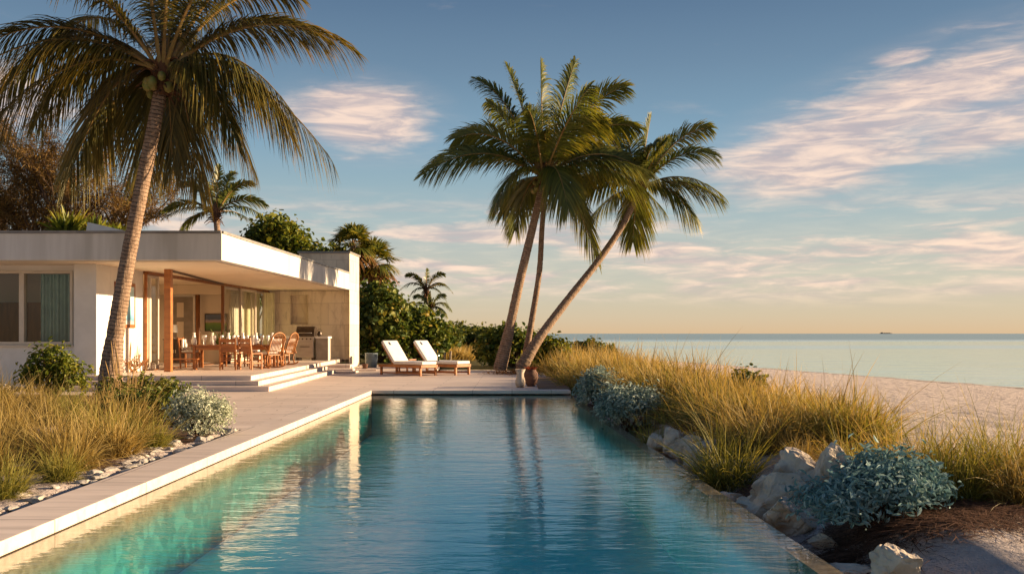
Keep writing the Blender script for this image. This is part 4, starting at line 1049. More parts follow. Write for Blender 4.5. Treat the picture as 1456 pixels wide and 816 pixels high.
def bush(name, label, cat, loc, centers, radii, n_cl, per, size, m, seed, group=None, narrow=.55, spread=.12, trunk=True, trunk_h=None, shell=.55, limb_r=.04, up=.5):
    r = thing(name, label, cat, loc, 0, group); rng = np.random.RandomState(seed)
    V, Q, tip, c = leaves(rng, centers, radii, n_cl, per, size, spread, .3, shell, narrow, up)
    V[:, 2] = np.maximum(V[:, 2], .01)
    g = Geo(); g.add(V, Q, tip); g.build('crown', m, r)
    g = Geo(); top = np.mean(np.array(centers), 0)
    sel = c[rng.permutation(len(c))[:min(26, len(c))]]
    for p in sel:
        base = np.array((rng.normal() * limb_r, rng.normal() * limb_r, -.05)); mid = base * .5 + p * .5 + np.array((0, 0, -.1 * abs(p[2]))); mid[:2] *= .75
        g.tube([base, mid, p], [limb_r * rng.uniform(.6, 1.1), limb_r * .6, limb_r * .2], 6)
    if trunk_h: g.tube([(0, 0, -.1), (.05, 0, trunk_h * .5), (0, .05, trunk_h)], [trunk_h * .07, trunk_h * .05, trunk_h * .03], 8)
    g.build('trunk', M['bark'], r, True)
    return r

def gz(x, y): return float(ground_z(np.array(x), np.array(y)))
# near shrubs
bush('silver_bush', 'pale silver white bush at the end of the left bed beside the deck', 'shrub', (-4.02, 11.75, 0), [(0, 0, .27), (-.15, .1, .24), (.2, .0, .22)], [(.34, .34, .27), (.25, .25, .24), (.22, .25, .2)], 260, 20, .048, M['silver'], 1, narrow=.38, spread=.05, limb_r=.012)
bush('blue_grey_bush', 'large blue grey leafy bush in shade beside the sand at front right', 'shrub', (2.56, 6.5, gz(2.56, 6.5)), [(0.1, 0, .21), (-.32, -.12, .12), (.28, .05, .20), (.1, .1, .34), (-.1, -.1, .22), (.36, .1, .3)], [(.30, .32, .21), (.22, .26, .15), (.24, .26, .2), (.14, .15, .17), (.18, .2, .16), (.1, .12, .14)], 300, 22, .056, M['blue_silver'], 2, narrow=.30, spread=.055, limb_r=.012)
bush('silvery_shrub', 'larger silvery green shrub overhanging the pool edge, nearer the rocks', 'shrub', (1.83, 14.2, gz(1.83, 14.2)), [(0, 0, .35), (-.25, .3, .3), (.3, .1, .35)], [(.42, .5, .36), (.3, .4, .3), (.3, .4, .32)], 300, 18, .066, M['silver_green'], 3, 'silvery shrubs on the pool edge', narrow=.4, spread=.06, limb_r=.012)
bush('silvery_shrub', 'smaller silvery green shrub at the far right corner of the pool', 'shrub', (1.72, 18.0, gz(1.72, 18)), [(0, 0, .38), (-.2, .2, .3)], [(.42, .5, .4), (.28, .3, .3)], 230, 18, .07, M['silver_green'], 4, 'silvery shrubs on the pool edge', narrow=.4, spread=.06, limb_r=.012)
bush('green_shrub', 'rounded glossy green shrub in front of the window wall', 'shrub', (-9.65, 19.1, 0), [(0, 0, .5), (.45, .0, .32), (-.4, 0, .35)], [(.48, .45, .5), (.35, .35, .33), (.35, .35, .35)], 150, 14, .11, M['leaf_yel'], 5, narrow=.45, spread=.09)
bush('low_shrub', 'low dark green shrub behind the silver white bush', 'shrub', (-5.35, 13.6, 0), [(0, 0, .2), (.35, .1, .16), (-.4, .1, .2)], [(.4, .35, .25), (.3, .3, .2), (.35, .3, .24)], 90, 14, .09, M['hedge'], 6, narrow=.5, spread=.07, limb_r=.015)
bush('low_shrub', 'low dark green shrub at the foot of the big palm', 'shrub', (-6.9, 17.2, 0), [(0, 0, .2), (.45, -.1, .2), (-.5, 0, .2)], [(.45, .35, .28), (.35, .3, .25), (.4, .3, .26)], 90, 14, .10, M['hedge'], 7, narrow=.5, spread=.07, limb_r=.015)
# behind the deck
bush('yellow_green_shrub', 'sunlit yellow green bush right of the leaning palm base', 'shrub', (*XY(786, 32.5), .0), [(0, 0, .55), (-.4, .2, .5), (.4, .1, .4)], [(.55, .55, .55), (.4, .45, .5), (.4, .45, .4)], 170, 14, .15, M['leaf_yel'], 8, narrow=.65, spread=.11)
bush('green_shrub', 'bright green bush with glossy leaves behind the palm trunks', 'shrub', (*XY(728, 35.5), .05), [(0, 0, .75), (-.7, .1, .6), (.7, .2, .65)], [(.7, .6, .75), (.5, .5, .6), (.55, .5, .62)], 220, 14, .18, M['leaf'], 9, narrow=.75, spread=.14)
bush('green_shrub', 'low green bush left of the palm trunks', 'shrub', (*XY(698, 37.5), .05), [(0, 0, .45), (.4, 0, .6)], [(.55, .5, .5), (.4, .4, .55)], 110, 14, .18, M['leaf'], 10, narrow=.7, spread=.14)
bush('dune_bush', 'flat dark green bush on the dune crest against the sea', 'shrub', (*XY(842, 38), gz(*XY(842, 38)) + .1), [(0, 0, .62), (-.55, 0, .6), (.55, 0, .52)], [(.6, .5, .36), (.5, .4, .32), (.5, .4, .3)], 130, 14, .15, M['hedge'], 11, narrow=.7, spread=.1)
bush('dune_bush', 'small dark green bush half hidden in the dune grass by the beach', 'shrub', (*XY(1060, 14.6), gz(*XY(1060, 14.6)) + .06), [(0, 0, .42), (.18, 0, .36)], [(.19, .2, .2), (.17, .17, .18)], 50, 14, .085, M['hedge'], 12, narrow=.6, spread=.06)
# back hedge, each its own
hs = [(655, 58, 1.25, 1.9, 'hedge bush beyond the loungers, nearest the sea grape tree'), (676, 60, 1.5, 1.7, 'rounded hedge bush in the middle of the far hedge'), (700, 57, 1.35, 1.5, 'far hedge bush nearest the palm trunks'), (633, 52, 1.5, 1.2, 'brownish far bush beneath the small slender palm'), (640, 64, 2.0, 2.0, 'tall thin bush behind the far hedge')]
for i, (px, d, h, wd, lb_) in enumerate(hs):
    bush('hedge_bush', lb_, 'shrub', (*XY(px, d), .25), [(0, 0, h * .47), (-wd * .4, .2, h * .45), (wd * .4, 0, h * .42)], [(wd * .5, .8, h * .5), (wd * .4, .7, h * .42), (wd * .4, .7, h * .42)], 150, 12, .26, M['hedge'], 20 + i, 'bushes of the far hedge', narrow=.65, spread=.17)
# sea grape trees beyond the pier
for i, (px, d, cs, rs, lb_) in enumerate([(542, 41, [(0, 0, 1.7), (-.9, .2, 1.3), (.6, 0, 1.1), (-.75, 0, 2.6), (.05, 0, 2.8), (.6, 0, 2.1)], [(1.2, 1.0, 1.5), (.9, .8, 1.2), (.9, .9, 1.1), (.7, .6, .9), (.7, .6, .75), (.6, .6, .6)], 'dense dark green sea grape tree beside the travertine pier'),
                                          (592, 42, [(0, 0, 1.2), (.7, 0, .9), (-.4, 0, 1.9), (.3, 0, 1.7)], [(1.1, .9, 1.2), (.8, .7, .9), (.7, .6, .7), (.6, .5, .6)], 'lower sea grape tree with reddish leaves behind the loungers')]):
    bush('sea_grape_tree', lb_, 'tree', (*XY(px, d), 0), cs, rs, 520 - i * 180, 14, .21, M['leaf'] if i == 0 else M['leaf'], 40 + i, 'sea grape trees beside the pier', narrow=.85, spread=.2, limb_r=.07, trunk_h=1.2, shell=.6)
# round trees behind the roof
for i, (px, d, zc, rx, rz_, lb_, m) in enumerate([(392, 47, 6.3, 1.9, 1.25, 'round topped leafy green tree rising behind the roof', 'leaf_yel'), (462, 46, 5.05, 1.3, .85, 'lower green tree between the round tree and the chimney wall', 'leaf'), (350, 50, 5.6, 1.6, 1.0, 'low dark tree behind the roof, left of the round tree', 'leaf_dark')]):
    bush('leafy_tree', lb_, 'tree', (*XY(px, d), 0), [(0, 0, zc - .3), (-rx * .5, .3, zc - .7), (rx * .5, 0, zc - .8), (0, 0, zc - 1.6)], [(rx * .75, 1.4, rz_), (rx * .6, 1.2, rz_ * .8), (rx * .6, 1.2, rz_ * .8), (rx * .8, 1.3, 1.2)], 420, 13, .26, M[m], 50 + i, 'trees behind the roof', narrow=.7, spread=.22, limb_r=.08, trunk_h=4.2)


# casuarina with rusty wisps
def casuarina(label, base, seed, H, spread, lean=0):
    r = thing('casuarina_tree', label, 'tree', base, 0, 'wispy casuarinas behind the roof'); rng = np.random.RandomState(seed); g = Geo()
    ends = []
    def grow(p, d, L, rad, lev):
        pts = [np.array(p)]; dd = np.array(d, float)
        for k in range(7):
            dd = norm(dd + rng.normal(size=3) * .13 + np.array((0, 0, .05))); pts.append(pts[-1] + dd * L / 7)
        g.tube(pts, np.linspace(rad, rad * .4, 8), 6)
        if lev < 3:
            for k in range(2, 8):
                if rng.uniform() < .9:
                    sd_ = norm(rng.normal(size=3) * np.array((1, .8, .35)) + np.array((0, 0, .25))); grow(pts[k], norm(dd * .75 + sd_ * .75), L * rng.uniform(.42, .62), rad * .42, lev + 1)
        if lev >= 1:
            ends.extend([(p_, dd) for p_ in pts[1:]])
    for k in range(6):
        a = k * 1.05 + rng.uniform(0, .5); grow((rng.normal() * .2, rng.normal() * .2, 0), norm(np.array((math.cos(a) * spread + lean, math.sin(a) * .4, 1.0))), H * rng.uniform(.62, .8), .13, 0)
    g.build('trunk', M['bark'], r, True)
    P0 = np.array([e[0] for e in ends]); D0 = np.array([e[1] for e in ends]); k = max(1, int(42000 / len(P0)))
    P0 = np.repeat(P0, k, 0) + rng.normal(size=(len(P0) * k, 3)) * .10; D0 = np.repeat(D0, k, 0)
    d = norm(D0 * .6 + rng.normal(size=P0.shape) * .75); wv = norm(np.cross(d, rng.normal(size=d.shape)))
    g = Geo(); V, Q, tip = strips(P0, d, wv, rng.uniform(.14, .36, len(P0)), .034, .35, 2); g.add(V, Q, tip); g.build('crown', M['needle'], r)
casuarina('rusty wispy casuarina behind the roof, reaching towards the big palm trunk', (*XY(85, 44), 2.2), 3, 8.4, .75, .22)
casuarina('rusty wispy casuarina at the left edge of the photo behind the roof', (*XY(-25, 46), 2.0), 5, 8.0, .55, 0)

# bird of paradise / yucca leaves behind the parapet
def sword_plant(label, px, d, z, n, h, seed, name='spiky_plant'):
    r = thing(name, label, 'plant', (*XY(px, d), z), 0, 'spiky plants behind the roof edge'); rng = np.random.RandomState(seed)
    a = rng.uniform(0, 6.28, n); ln = rng.uniform(.1, 1.1, n); dd = norm(np.c_[np.cos(a) * ln, np.sin(a) * ln, np.ones(n)]); wv = norm(np.cross(dd, (0, 0, 1.0)) + rng.normal(size=dd.shape) * .3)
    g = Geo(); g.add(*strips(np.c_[rng.normal(size=n) * .15, rng.normal(size=n) * .15, np.zeros(n)], dd, wv, h * rng.uniform(.6, 1.1, n), .14, rng.uniform(.05, .4, n), 4)); g.build('leaves', M['leaf_yel'], r)
    g = Geo(); g.tube([(0, 0, -5.3), (0, 0, .15)], [.12, .1], 8); g.build('stem', M['bark'], r, True)
sword_plant('large green sword leaved plant above the roof edge, left of the white rooflight', 95, 38, 5.3, 130, 1.5, 1)
sword_plant('yellowish sword leaved plant above the roof edge, just left of the rooflight', 137, 38, 5.3, 80, 1.1, 2)
sword_plant('small sword leaved plant right of the white rooflight by the big palm trunk', 168, 38, 5.3, 55, .85, 3)


# ------------------------------------------------------------------ palms
def bez(a, b, c, n):
    t = np.linspace(0, 1, n)[:, None]; return (1 - t) ** 2 * a + 2 * t * (1 - t) * b + t * t * c

def frond(rng, az, R_, hc, dz, n=72, ll=.85, lw=.034, droop=.55, vee=.25, start=.13, bend=0, twist=0):
    g = Geo(); u = np.array((math.cos(az), math.sin(az), 0)); sv = np.array((-math.sin(az), math.cos(az), 0))
    c = u * R_ * .5 + np.array((0, 0, hc)) + sv * bend; e = u * R_ + np.array((0, 0, dz)) + sv * bend * 1.6
    P_ = bez(np.zeros(3), c, e, 60); T_ = norm(np.gradient(P_, axis=0))
    g.tube(P_[::4], np.linspace(.042, .006, 15), 5, 1, cap=False)
    t = np.concatenate([np.linspace(start, 1, n)] * 2) + rng.normal(size=2 * n) * .004; t = np.clip(t, 0, 1); s = np.repeat((1, -1), n)
    idx = t * 59; i0 = np.clip(idx.astype(int), 0, 58); fr = (idx - i0)[:, None]
    p0 = P_[i0] * (1 - fr) + P_[i0 + 1] * fr; T = norm(T_[i0] * (1 - fr) + T_[i0 + 1] * fr)
    side = norm(np.cross(T, np.array((0, 0, 1.0)) + u * .02)); nrm = np.cross(side, T)
    tw = (twist * np.clip(t * 1.6, 0, 1))[:, None]; side, nrm = side * np.cos(tw) + nrm * np.sin(tw), nrm * np.cos(tw) - side * np.sin(tw)
    fwd = (.45 + .85 * t ** 1.2)[:, None]
    d = norm(side * s[:, None] * (1 - .45 * t)[:, None] + T * fwd * .95 + nrm * vee + rng.normal(size=T.shape) * .07)
    env = np.interp((t - start) / (1 - start), (0, .15, .45, .8, 1), (.45, .85, 1.0, .7, .32))
    wv = norm(T - d * (T * d).sum(1)[:, None])
    L = ll * env * rng.uniform(.85, 1.1, 2 * n)
    # a few torn leaflets
    keep = rng.uniform(size=2 * n) > .04
    dr = droop * rng.uniform(.7, 1.3, 2 * n)
    V, Q, tip = strips(p0[keep], d[keep], wv[keep], L[keep], lw * rng.uniform(.8, 1.2, keep.sum()), dr[keep], 4, None)
    g.add(V, Q, tip * .75 + .0, 0)
    return g

def palm(name, label, path, rad, crown_specs, auto, seed, mats, group=None, ll=.85, lw=.034, n=72, L=3.9, coco=True, droop=.55, tws=1.0):
    path = np.array(path); base = path[0].copy()
    r = thing(name, label, 'palm tree', tuple(base), 0, group); rng = np.random.RandomState(seed)
    p = path - base
    # Catmull-Rom through the points
    k = np.linspace(0, len(p) - 1, 150); pts = []
    pp = np.vstack([2 * p[0] - p[1], p, 2 * p[-1] - p[-2]])
    for kk in k:
        i = min(int(kk), len(p) - 2); t = kk - i; a, b, c, d = pp[i], pp[i + 1], pp[i + 2], pp[i + 3]
        pts.append(.5 * (2 * b + (c - a) * t + (2 * a - 5 * b + 4 * c - d) * t * t + (3 * b - a - 3 * c + d) * t ** 3))
    pts = np.array(pts); ln = np.concatenate([[0], np.cumsum(np.linalg.norm(np.diff(pts, axis=0), axis=1))])
    rr = np.interp(ln / ln[-1], np.linspace(0, 1, len(rad)), rad); rr = rr * (1 + .035 * ((ln * 6.75) % 1)) * (1 + .02 * rng.normal(size=150))
    pts[0][2] -= .08
    g = Geo(); g.tube(pts, rr, 16, 0, ln); g.build('trunk', M['palm_bark'], r, True)
    top = pts[-1]
    g = Geo(); tr = rad[-1]
    g.lathe([(tr * 1.0, -.35), (tr * 1.35, -.1), (tr * 1.5, .1), (tr * 1.1, .35), (tr * .4, .6), (0, .62)], 12)
    for i in range(46):
        a = rng.uniform(0, 6.28); h = rng.uniform(-.3, .35); o = np.array((math.cos(a), math.sin(a), 0)); b = o * tr * 1.15 + np.array((0, 0, h)); e = o * (tr * 1.2 + rng.uniform(.1, .4)) + np.array((0, 0, h + rng.uniform(-.35, .25)))
        g.tube([b, (b + e) / 2 + np.array((0, 0, .06)), e], [.03, .022, .008], 5)
    o = g.build('husk', M['husk'], r, True); o.location = tuple(top)
    if coco:
        g = Geo()
        for i in range(11):
            a = rng.uniform(0, 6.28); rr_ = tr + rng.uniform(.12, .24); c = (rr_ * math.cos(a), rr_ * math.sin(a), rng.uniform(-.32, -.02)); sz = rng.uniform(.07, .11)
            g.lathe([(0, -sz * 1.2), (sz * .7, -sz * .85), (sz, 0), (sz * .75, sz * .8), (0, sz * 1.2)], 10, c)
        o = g.build('coconuts', M['coco'], r, True); o.location = tuple(top); o['kind'] = 'stuff'
    specs = []
    for sp in crown_specs: specs.append((sp[0] + rng.normal() * .03, sp[1], sp[2], sp[3], 0, sp[4] if len(sp) > 4 else 0))
    for i in range(auto):
        kf = (i + .5) / auto; az_ = i * 2.39996 + seed; e0 = R(84 - 88 * kf + rng.normal() * 5); e1 = R(72 - 130 * kf ** 1.1 + rng.normal() * 6); Lf = L * rng.uniform(.78, 1.05)
        if math.sin(az_) < -.35 and e1 < R(25): az_ = -az_
        specs.append((az_, Lf * max(.12, math.cos(e1)), Lf * .62 * math.sin(max(e0, R(2))) * .8, Lf * .88 * math.sin(e1), 1, rng.normal() * .15))
    for j, (az_, R_, hc, dz, au, bend) in enumerate(specs):
        dry = au and dz < -1.3 * L / 3.9 and rng.uniform() < .15 and mats is M['palm']
        g = frond(rng, az_, R_, hc, dz, n, ll * rng.uniform(.9, 1.08), lw, droop * rng.uniform(.85, 1.25) * (1.1 if dz < 0 else .8), .12 if dz < 0 else .3, bend=bend, twist=rng.choice((-1, 1)) * (rng.uniform(.1, .4) if dz < 0 else rng.uniform(.5, 1.2)) * tws)
        o = g.build('frond', [M['palm_dry'] if dry else mats, M['rachis']], r); o.location = tuple(top + np.array((math.cos(az_) * tr * .6, math.sin(az_) * tr * .6, .15)))
        if dry: o['label'] = 'dry hanging tan frond'
    return r

# the big palm at left (18 m away)
D1 = 18.0
path = [P(155, 566, D1), P(162, 490, D1), P(179, 385, D1), P(199, 280, D1), P(218, 185, D1), P(231, 112, D1)]
A = R
specs = [(A(8), 3.65, 1.75, .55), (A(-12), 3.4, .45, -1.85), (A(-22), 1.75, .55, -1.5), (A(72), 1.0, .6, -2.1), (A(100), .9, .7, -1.7),
         (A(170), 3.4, 1.7, -.3), (A(200), 3.1, .65, -1.55), (A(185), 3.6, 1.5, .2), (A(150), 3.2, 2.1, 1.0), (A(110), 1.6, 2.2, 2.6), (A(75), .8, 2.2, 3.3), (A(30), 2.6, 2.3, 1.9), (A(-35), 2.6, 2.3, 1.5), (A(220), 2.8, 2.1, 1.3), (A(265), 1.6, 3.0, 3.2), (A(-60), 1.7, 2.9, 3.0), (A(125), 1.3, .6, -1.8), (A(205), 3.4, 1.1, -.6), (A(158), 2.4, .6, -1.9), (A(-8), 2.6, .9, -.9), (A(95), 1.6, 1.6, .6), (A(35), 1.7, .5, -1.7), (A(45), 2.8, 1.2, -.9), (A(140), 2.6, .8, -1.5), (A(165), 2.9, 1.3, -.8), (A(20), 3.1, 1.7, .9), (A(60), 1.8, 2.4, 2.3), (A(190), 2.6, 2.4, 2.0), (A(12), 2.3, 2.6, 2.4)]
palm('coconut_palm', 'large coconut palm leaning in front of the house with a crown cut by the top', path, [.25, .158, .140, .132, .13, .12], specs, 0, 4, M['palm'], 'coconut palms', ll=1.0, lw=.030, n=120, L=3.4, droop=.85, tws=.35)
# three by the deck
D2 = 31.0
path = [P(711, 523, D2), P(722, 478, D2), P(739, 400, D2), P(757, 325, D2), P(773, 258, D2)]
specs = [(A(100), .5, 2.6, 4.1), (A(178), 2.2, 2.9, 3.3), (A(182), 2.9, 1.9, 1.25), (A(186), 3.95, 1.5, .05), (A(-8), 2.7, 2.8, 3.0), (A(6), 3.2, 2.3, 1.7), (A(-14), 3.9, 1.1, -1.2), (A(0), 1.0, 2.5, 3.9), (A(190), 1.2, 2.4, 3.7), (A(12), 3.7, 1.6, .2), (A(-60), 1.4, .9, -1.2), (A(210), 1.7, .8, -.9), (A(250), 1.6, 1.8, 1.9), (A(-40), 2.4, 2.0, 1.5)]
palm('coconut_palm', 'tall nearly upright coconut palm with the highest crown of the pool end group', path, [.23, .158, .145, .13, .12], specs, 8, 9, M['palm_green'], 'coconut palms', ll=1.2, lw=.042, n=125, L=3.8, droop=.6)
path = [P(742, 522, D2 - .2), P(765, 483, D2), P(806, 428, D2 + .5), P(850, 372, D2 + 1), P(884, 322, D2 + 1.3), P(908, 275, D2 + 1.5)]
specs = [(A(60), 1.1, 1.9, 2.8), (A(5), 2.5, 2.2, 2.2), (A(-4), 2.6, 1.7, 1.2), (A(2), 2.95, 1.0, -.2), (A(-20), 1.9, .5, -1.1), (A(170), 1.6, 2.1, 2.4), (A(185), 2.5, 1.1, -.1), (A(178), 2.2, 1.8, 1.3), (A(120), 1.0, 2.0, 2.6), (A(-70), 1.2, 1.4, 1.4)]
palm('coconut_palm', 'strongly leaning coconut palm with a pale curved trunk, rightmost of the group', path, [.21, .15, .133, .12, .112, .105], specs, 8, 13, M['palm_green'], 'coconut palms', ll=1.1, lw=.042, n=110, L=2.9, droop=.6)
path = [P(745, 516, D2 + .8), P(757, 450, D2 + .8), P(767, 385, D2 + .8), P(771, 320, D2 + .8), P(777, 262, D2 + .8)]
palm('coconut_palm', 'thin slightly curved palm trunk between the upright and the leaning palm', path, [.12, .105, .095, .09, .085], [], 8, 21, M['palm_green'], 'coconut palms', ll=.95, lw=.042, n=80, L=2.7, coco=False, droop=.65)
# dead fronds at the foot
g = Geo(); rng = np.random.RandomState(5); N = 420
a = rng.uniform(0, 6.28, N); p0 = np.c_[rng.normal(size=N) * .45, rng.normal(size=N) * .5, np.full(N, .02)]; d = norm(np.c_[np.cos(a), np.sin(a), rng.uniform(.0, .55, N)])
g.add(*strips(p0, d, norm(np.cross(d, (0, 0, 1.0))), rng.uniform(.2, .5, N), .03, .25)); o = g.build('dead_fronds', M['palm_dry']); o.location = (*XY(730, 29.6), .0)
tag(o, 'heap of dry fallen palm leaves at the foot of the palms', 'leaf litter', kind='stuff')
# palm behind the roof
path = [P(318, 420, 42), P(312, 360, 42), P(307, 306, 42)]
specs = [(A(90), .3, 1.4, 2.2), (A(185), 2.3, .8, .0), (A(175), 1.6, 1.5, 1.3), (A(0), 2.2, 1.0, .3), (A(8), 1.6, 1.6, 1.3), (A(-10), 2.3, .6, -.3), (A(200), 2.2, .5, -.4), (A(40), .8, 1.6, 1.9), (A(150), .8, 1.6, 1.8)]
palm('coconut_palm', 'small green palm rising alone above the middle of the roof', path, [.16, .14, .13], specs, 5, 31, M['palm_green'], 'coconut palms', ll=.6, lw=.06, n=44, L=2.0, coco=False, droop=.45)
for (px, py, d, s, sd_, lb_) in [(606, 412, 54, 1.15, 41, 'small slender palm standing above the far trees'), (612, 438, 53, .9, 43, 'short drooping palm just below the small slender one')]:
    path = [P(px + 6, 500, d), P(px + 3, (py + 490) / 2, d), P(px, py + 4, d)]
    palm('small_palm', lb_, path, [.10, .07, .06], [(A(90), .2, .8 * s, 1.1 * s), (A(180), 1.4 * s, .8 * s, -.1 * s), (A(0), 1.3 * s, .8 * s, -.1 * s), (A(185), 1.0 * s, 1.0 * s, .75 * s), (A(-5), .9 * s, 1.0 * s, .8 * s), (A(200), 1.0 * s, .4 * s, -.6 * s), (A(-20), 1.1 * s, .4 * s, -.6 * s)], 3, sd_, M['palm_green'], 'small palms beyond the deck', ll=.42, lw=.045, n=34, L=1.1 * s, coco=False, droop=.5)

# fan palms
def fan_palm(label, top, base_z, r_, seed):
    r = thing('fan_palm', label, 'palm tree', (top[0], top[1], base_z), 0, 'fan palms behind the chimney wall'); rng = np.random.RandomState(seed); h = top[2] - base_z
    g = Geo(); t = np.linspace(0, 1, 30); g.tube(np.c_[.1 * np.sin(t * 2), 0 * t, t * h], .13 + .012 * ((t * 25) % 1), 12, 0, t * h); g.build('trunk', M['palm_bark'], r, True)
    tp = np.array((.1 * math.sin(2), 0, h))
    for i in range(26):
        k = i / 26; az_ = i * 2.4; e = R(85 - 140 * k); u = np.array((math.cos(az_) * math.cos(e), math.sin(az_) * math.cos(e), math.sin(e))); g = Geo()
        q = tp + u * r_ * .5; g.tube([tp, (tp + q) / 2 + np.array((0, 0, .03)), q], [.025, .02, .015], 5, 1)
        sv = norm(np.cross(u, np.array((0, 0, 1.0)))); up = np.cross(sv, u); n = 30; f = np.linspace(-1.75, 1.75, n)
        d = norm(np.cos(f)[:, None] * u + np.sin(f)[:, None] * sv + up * .15 * np.abs(np.sin(f))[:, None] + rng.normal(size=(n, 3)) * .05); wv = norm(-np.sin(f)[:, None] * u + np.cos(f)[:, None] * sv)
        g.add(*strips(np.repeat(q[None], n, 0), d, wv, r_ * .72 * rng.uniform(.8, 1.1, n), .075, .35 if k < .6 else .6, 4)); dry = k > .78
        o = g.build('fan_leaf', [M['palm_dry'] if dry else M['palm_green'], M['rachis']], r)
        if dry: o['label'] = 'dry brown hanging fan leaf'
fan_palm('taller fan palm half hidden behind the chimney wall', P(499, 350, 43), 0, 1.2, 3)
fan_palm('fan palm with a drooping skirt right of the chimney wall', P(527, 374, 44), 0, 1.35, 7)

# ------------------------------------------------------------------ rocks
def rock(name, label, loc, size, seed, rz=0, group=None, m='rock', sub=5, cat='rock', flat=False):
    rng = random.Random(seed); bm = bmesh.new(); bmesh.ops.create_icosphere(bm, subdivisions=sub, radius=1)
    planes = [(Vector((rng.gauss(0, 1), rng.gauss(0, 1), rng.gauss(0, .8))).normalized(), rng.uniform(.42, .8)) for _ in range(14)]
    off = Vector((seed * 7.3, seed * 3.1, 0))
    for v in bm.verts:
        p = v.co.copy()
        for n_, h in planes:
            dd = p.dot(n_) - h
            if dd > 0: p -= n_ * dd
        f = mnoise.fractal(p * 1.7 + off, 1.0, 2.0, 4) * .14 + mnoise.ridged_multi_fractal(p * 1.5 + off, 1, 2, 5, 1, 2) * .06 + mnoise.noise(p * 9 + off) * .03 - max(0, .12 - abs(mnoise.noise(p * 2.3 + off * 2))) * .9
        p = p * (1 + f); v.co = Vector((p.x * size[0], p.y * size[1], p.z * size[2]))
    me = bpy.data.meshes.new(name); bm.to_mesh(me); bm.free(); me.materials.append(M[m])
    me.polygons.foreach_set('use_smooth', np.full(len(me.polygons), False))
    o = bpy.data.objects.new(name, me); COL.objects.link(o); o.location = loc; o.rotation_euler = (0, 0, rz)
    return tag(o, label, cat, group)
RG = 'limestone rocks along the infinity edge'
rk = [(1.99, 11.25, .2, .22, .24, 'upright pale limestone rock at the far end of the rock row'), (1.83, 11.7, .16, .2, .2, 'rounded rock left of the upright pale one, touching the water edge'),
      (2.07, 10.75, .2, .25, .2, 'blocky rock in the middle of the rock row'), (2.2, 10.25, .26, .3, .24, 'large sloping rock at the near end of the far rock row'),
      (1.98, 10.1, .14, .2, .13, 'small rock at the foot of the large arching grass clump'), (2.26, 7.6, .36, .34, .26, 'large jagged limestone rock left of the blue grey bush'),
      (2.5, 8.0, .28, .24, .27, 'craggy sunlit rock behind the jagged one'), (2.12, 7.1, .26, .28, .2, 'smooth low rock in front of the jagged one'), (2.66, 7.7, .2, .2, .25, 'small craggy rock touching the blue grey bush'),
      (2.06, 7.65, .14, .22, .12, 'dark flat rock against the pool edge'), (2.09, 5.05, .19, .16, .17, 'square limestone boulder on the sand at the bottom right'), (2.45, 4.85, .2, .15, .11, 'low pale rock cut by the bottom edge of the photo'),
      (2.2, 6.45, .1, .14, .07, 'small flat stone between pool edge and blue grey bush'), (2.08, 5.75, .12, .2, .06, 'flat grey stone at the pool edge near the boulder'), (1.95, 8.3, .1, .2, .09, 'small pale stone under the arching grass clump')]
for i, (x, y, a, b, c, lb_) in enumerate(rk):
    rock('limestone_rock', lb_, (x, y, {10: .0, 11: -.1}.get(i, gz(max(x, xr(y) + .2), y) + c * .45)), (a, b, c), {10: 105}.get(i, 100 + i), i * .8, RG)
rock('limestone_rock', 'pale sunlit stone at the left edge of the photo below the window', (*XY(2, 18.5), .1), (.3, .25, .18), 140, 0)
# stone chips along the bed
pro = [rock('stone_chip', 'flat pale stone chip lying along the edge of the left bed', (0, 0, 0), (.085, .065, .028), 200 + i, 0, 'pale stone chips beside the coping', 'chip', 3, 'stone', True) for i in range(4)]
rng = random.Random(21); k = 0
for i in range(95):
    y = 4.2 + 8.2 * rng.random(); x = -3.72 - abs(rng.gauss(0, .2)) - .02
    o = pro[i] if i < 4 else pro[rng.randrange(4)].copy()
    if i >= 4: COL.objects.link(o)
    o.location = (x, y, gz(x, y) + .004); s = rng.uniform(.5, 1.5); o.scale = (s, s, s * rng.uniform(.7, 1.5)); o.rotation_euler = (rng.gauss(0, .12), rng.gauss(0, .12), rng.uniform(0, 6))
# straw litter under bushes
g = Geo(); rng = np.random.RandomState(9)
for (cx, cy, rx, ry, N) in [(2.7, 6.05, .75, .35, 2800), (3.5, 6.4, .6, .35, 2200), (2.2, 5.6, .25, .5, 300), (-4.4, 11.2, .5, .7, 700), (-4.4, 9.4, .4, .8, 500), (-4.5, 7.6, .4, .8, 500)]:
    x = cx + rng.normal(size=N) * rx * .6; y = cy + rng.normal(size=N) * ry * .6; ok = (x > xr(y) + .2) | (x < -3.75); x, y = x[ok], y[ok]; N = len(x)
    a = rng.uniform(0, 6.28, N); d = norm(np.c_[np.cos(a), np.sin(a), rng.uniform(0, .25, N)])
    g.add(*strips(np.c_[x, y, ground_z(x, y) + .008], d, norm(np.cross(d, (0, 0, 1.0))), rng.uniform(.1, .3, N), .0065, .15, 3, None, rng.normal(size=(N, 3)) * np.array((.25, .25, .0))))
tag(g.build('straw_litter', M['straw']), 'reddish brown dead grass litter under the bushes', 'leaf litter', kind='stuff')
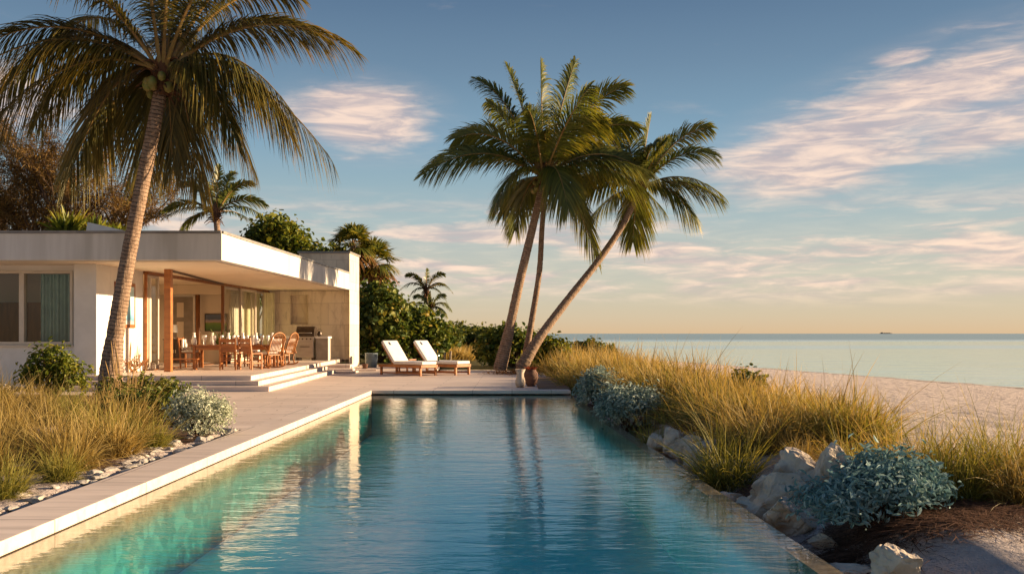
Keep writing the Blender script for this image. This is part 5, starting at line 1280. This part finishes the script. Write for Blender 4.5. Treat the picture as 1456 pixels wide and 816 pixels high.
g = Geo(); rng = np.random.RandomState(19); N = 130
x = rng.uniform(-6.5, -3.3, N); y = rng.uniform(12.5, 20.3, N); ok = in_poly(x, y, [(-3.25, 4), (-3.25, 20.4), (-7.4, 20.4), (-6.4, 17.8), (-5.4, 15), (-4.6, 13.4), (-3.6, 12.6)]); x, y = x[ok], y[ok]; N = len(x)
a = rng.uniform(0, 6.28, N); d = norm(np.c_[np.cos(a), np.sin(a), rng.uniform(0, .12, N)])
g.add(*strips(np.c_[x, y, np.full(N, .006)], d, norm(np.cross(d, (0, 0, 1.0))), rng.uniform(.04, .16, N), .014, .05))
tag(g.build('leaf_litter', M['palm_dry']), 'a few dry leaflets blown over the pale deck stone', 'leaf litter', kind='stuff')
# plants in the room/patio
r = thing('potted_plant', 'green leafy potted plant before the dark sliding door glass', 'plant', (-9.2, 29.4, PZ), 0)
g = Geo(); g.lathe([(0, 0), (.14, 0), (.19, .32), (.17, .32), (.15, .28), (0, .27)], 20); g.build('pot', M['clay'], r, True)
g = Geo(); rng = np.random.RandomState(3); N = 70; a = rng.uniform(0, 6.28, N); ln = rng.uniform(.05, .7, N); d = norm(np.c_[np.cos(a) * ln, np.sin(a) * ln, np.ones(N)])
g.add(*strips(np.c_[.05 * np.cos(a), .05 * np.sin(a), np.full(N, .28)], d, norm(np.cross(d, (0, 0, 1.0)) + rng.normal(size=d.shape) * .2), rng.uniform(.6, 1.25, N), .07, .25, 4)); g.build('leaves', M['leaf_dark'], r)

# far ship on the horizon
r = thing('cargo_ship', 'tiny dark cargo ship far out on the horizon', 'ship', (*XY(1260, 9000), -1.2), 0)
g = Geo(); g.prism([(-62, -8), (55, -8), (66, 0), (55, 8), (-62, 8)], -1, 5); g.build('hull', M['ship'], r)
g = Geo(); g.bx(-52, -34, -7, 7, 5.01, 13); g.build('bridge', M['ship'], r)
g = Geo()
for x in (-15, 8, 30): g.bx(x - 7, x + 7, -6, 6, 5.01, 9)
g.build('deck_cargo', M['ship'], r)
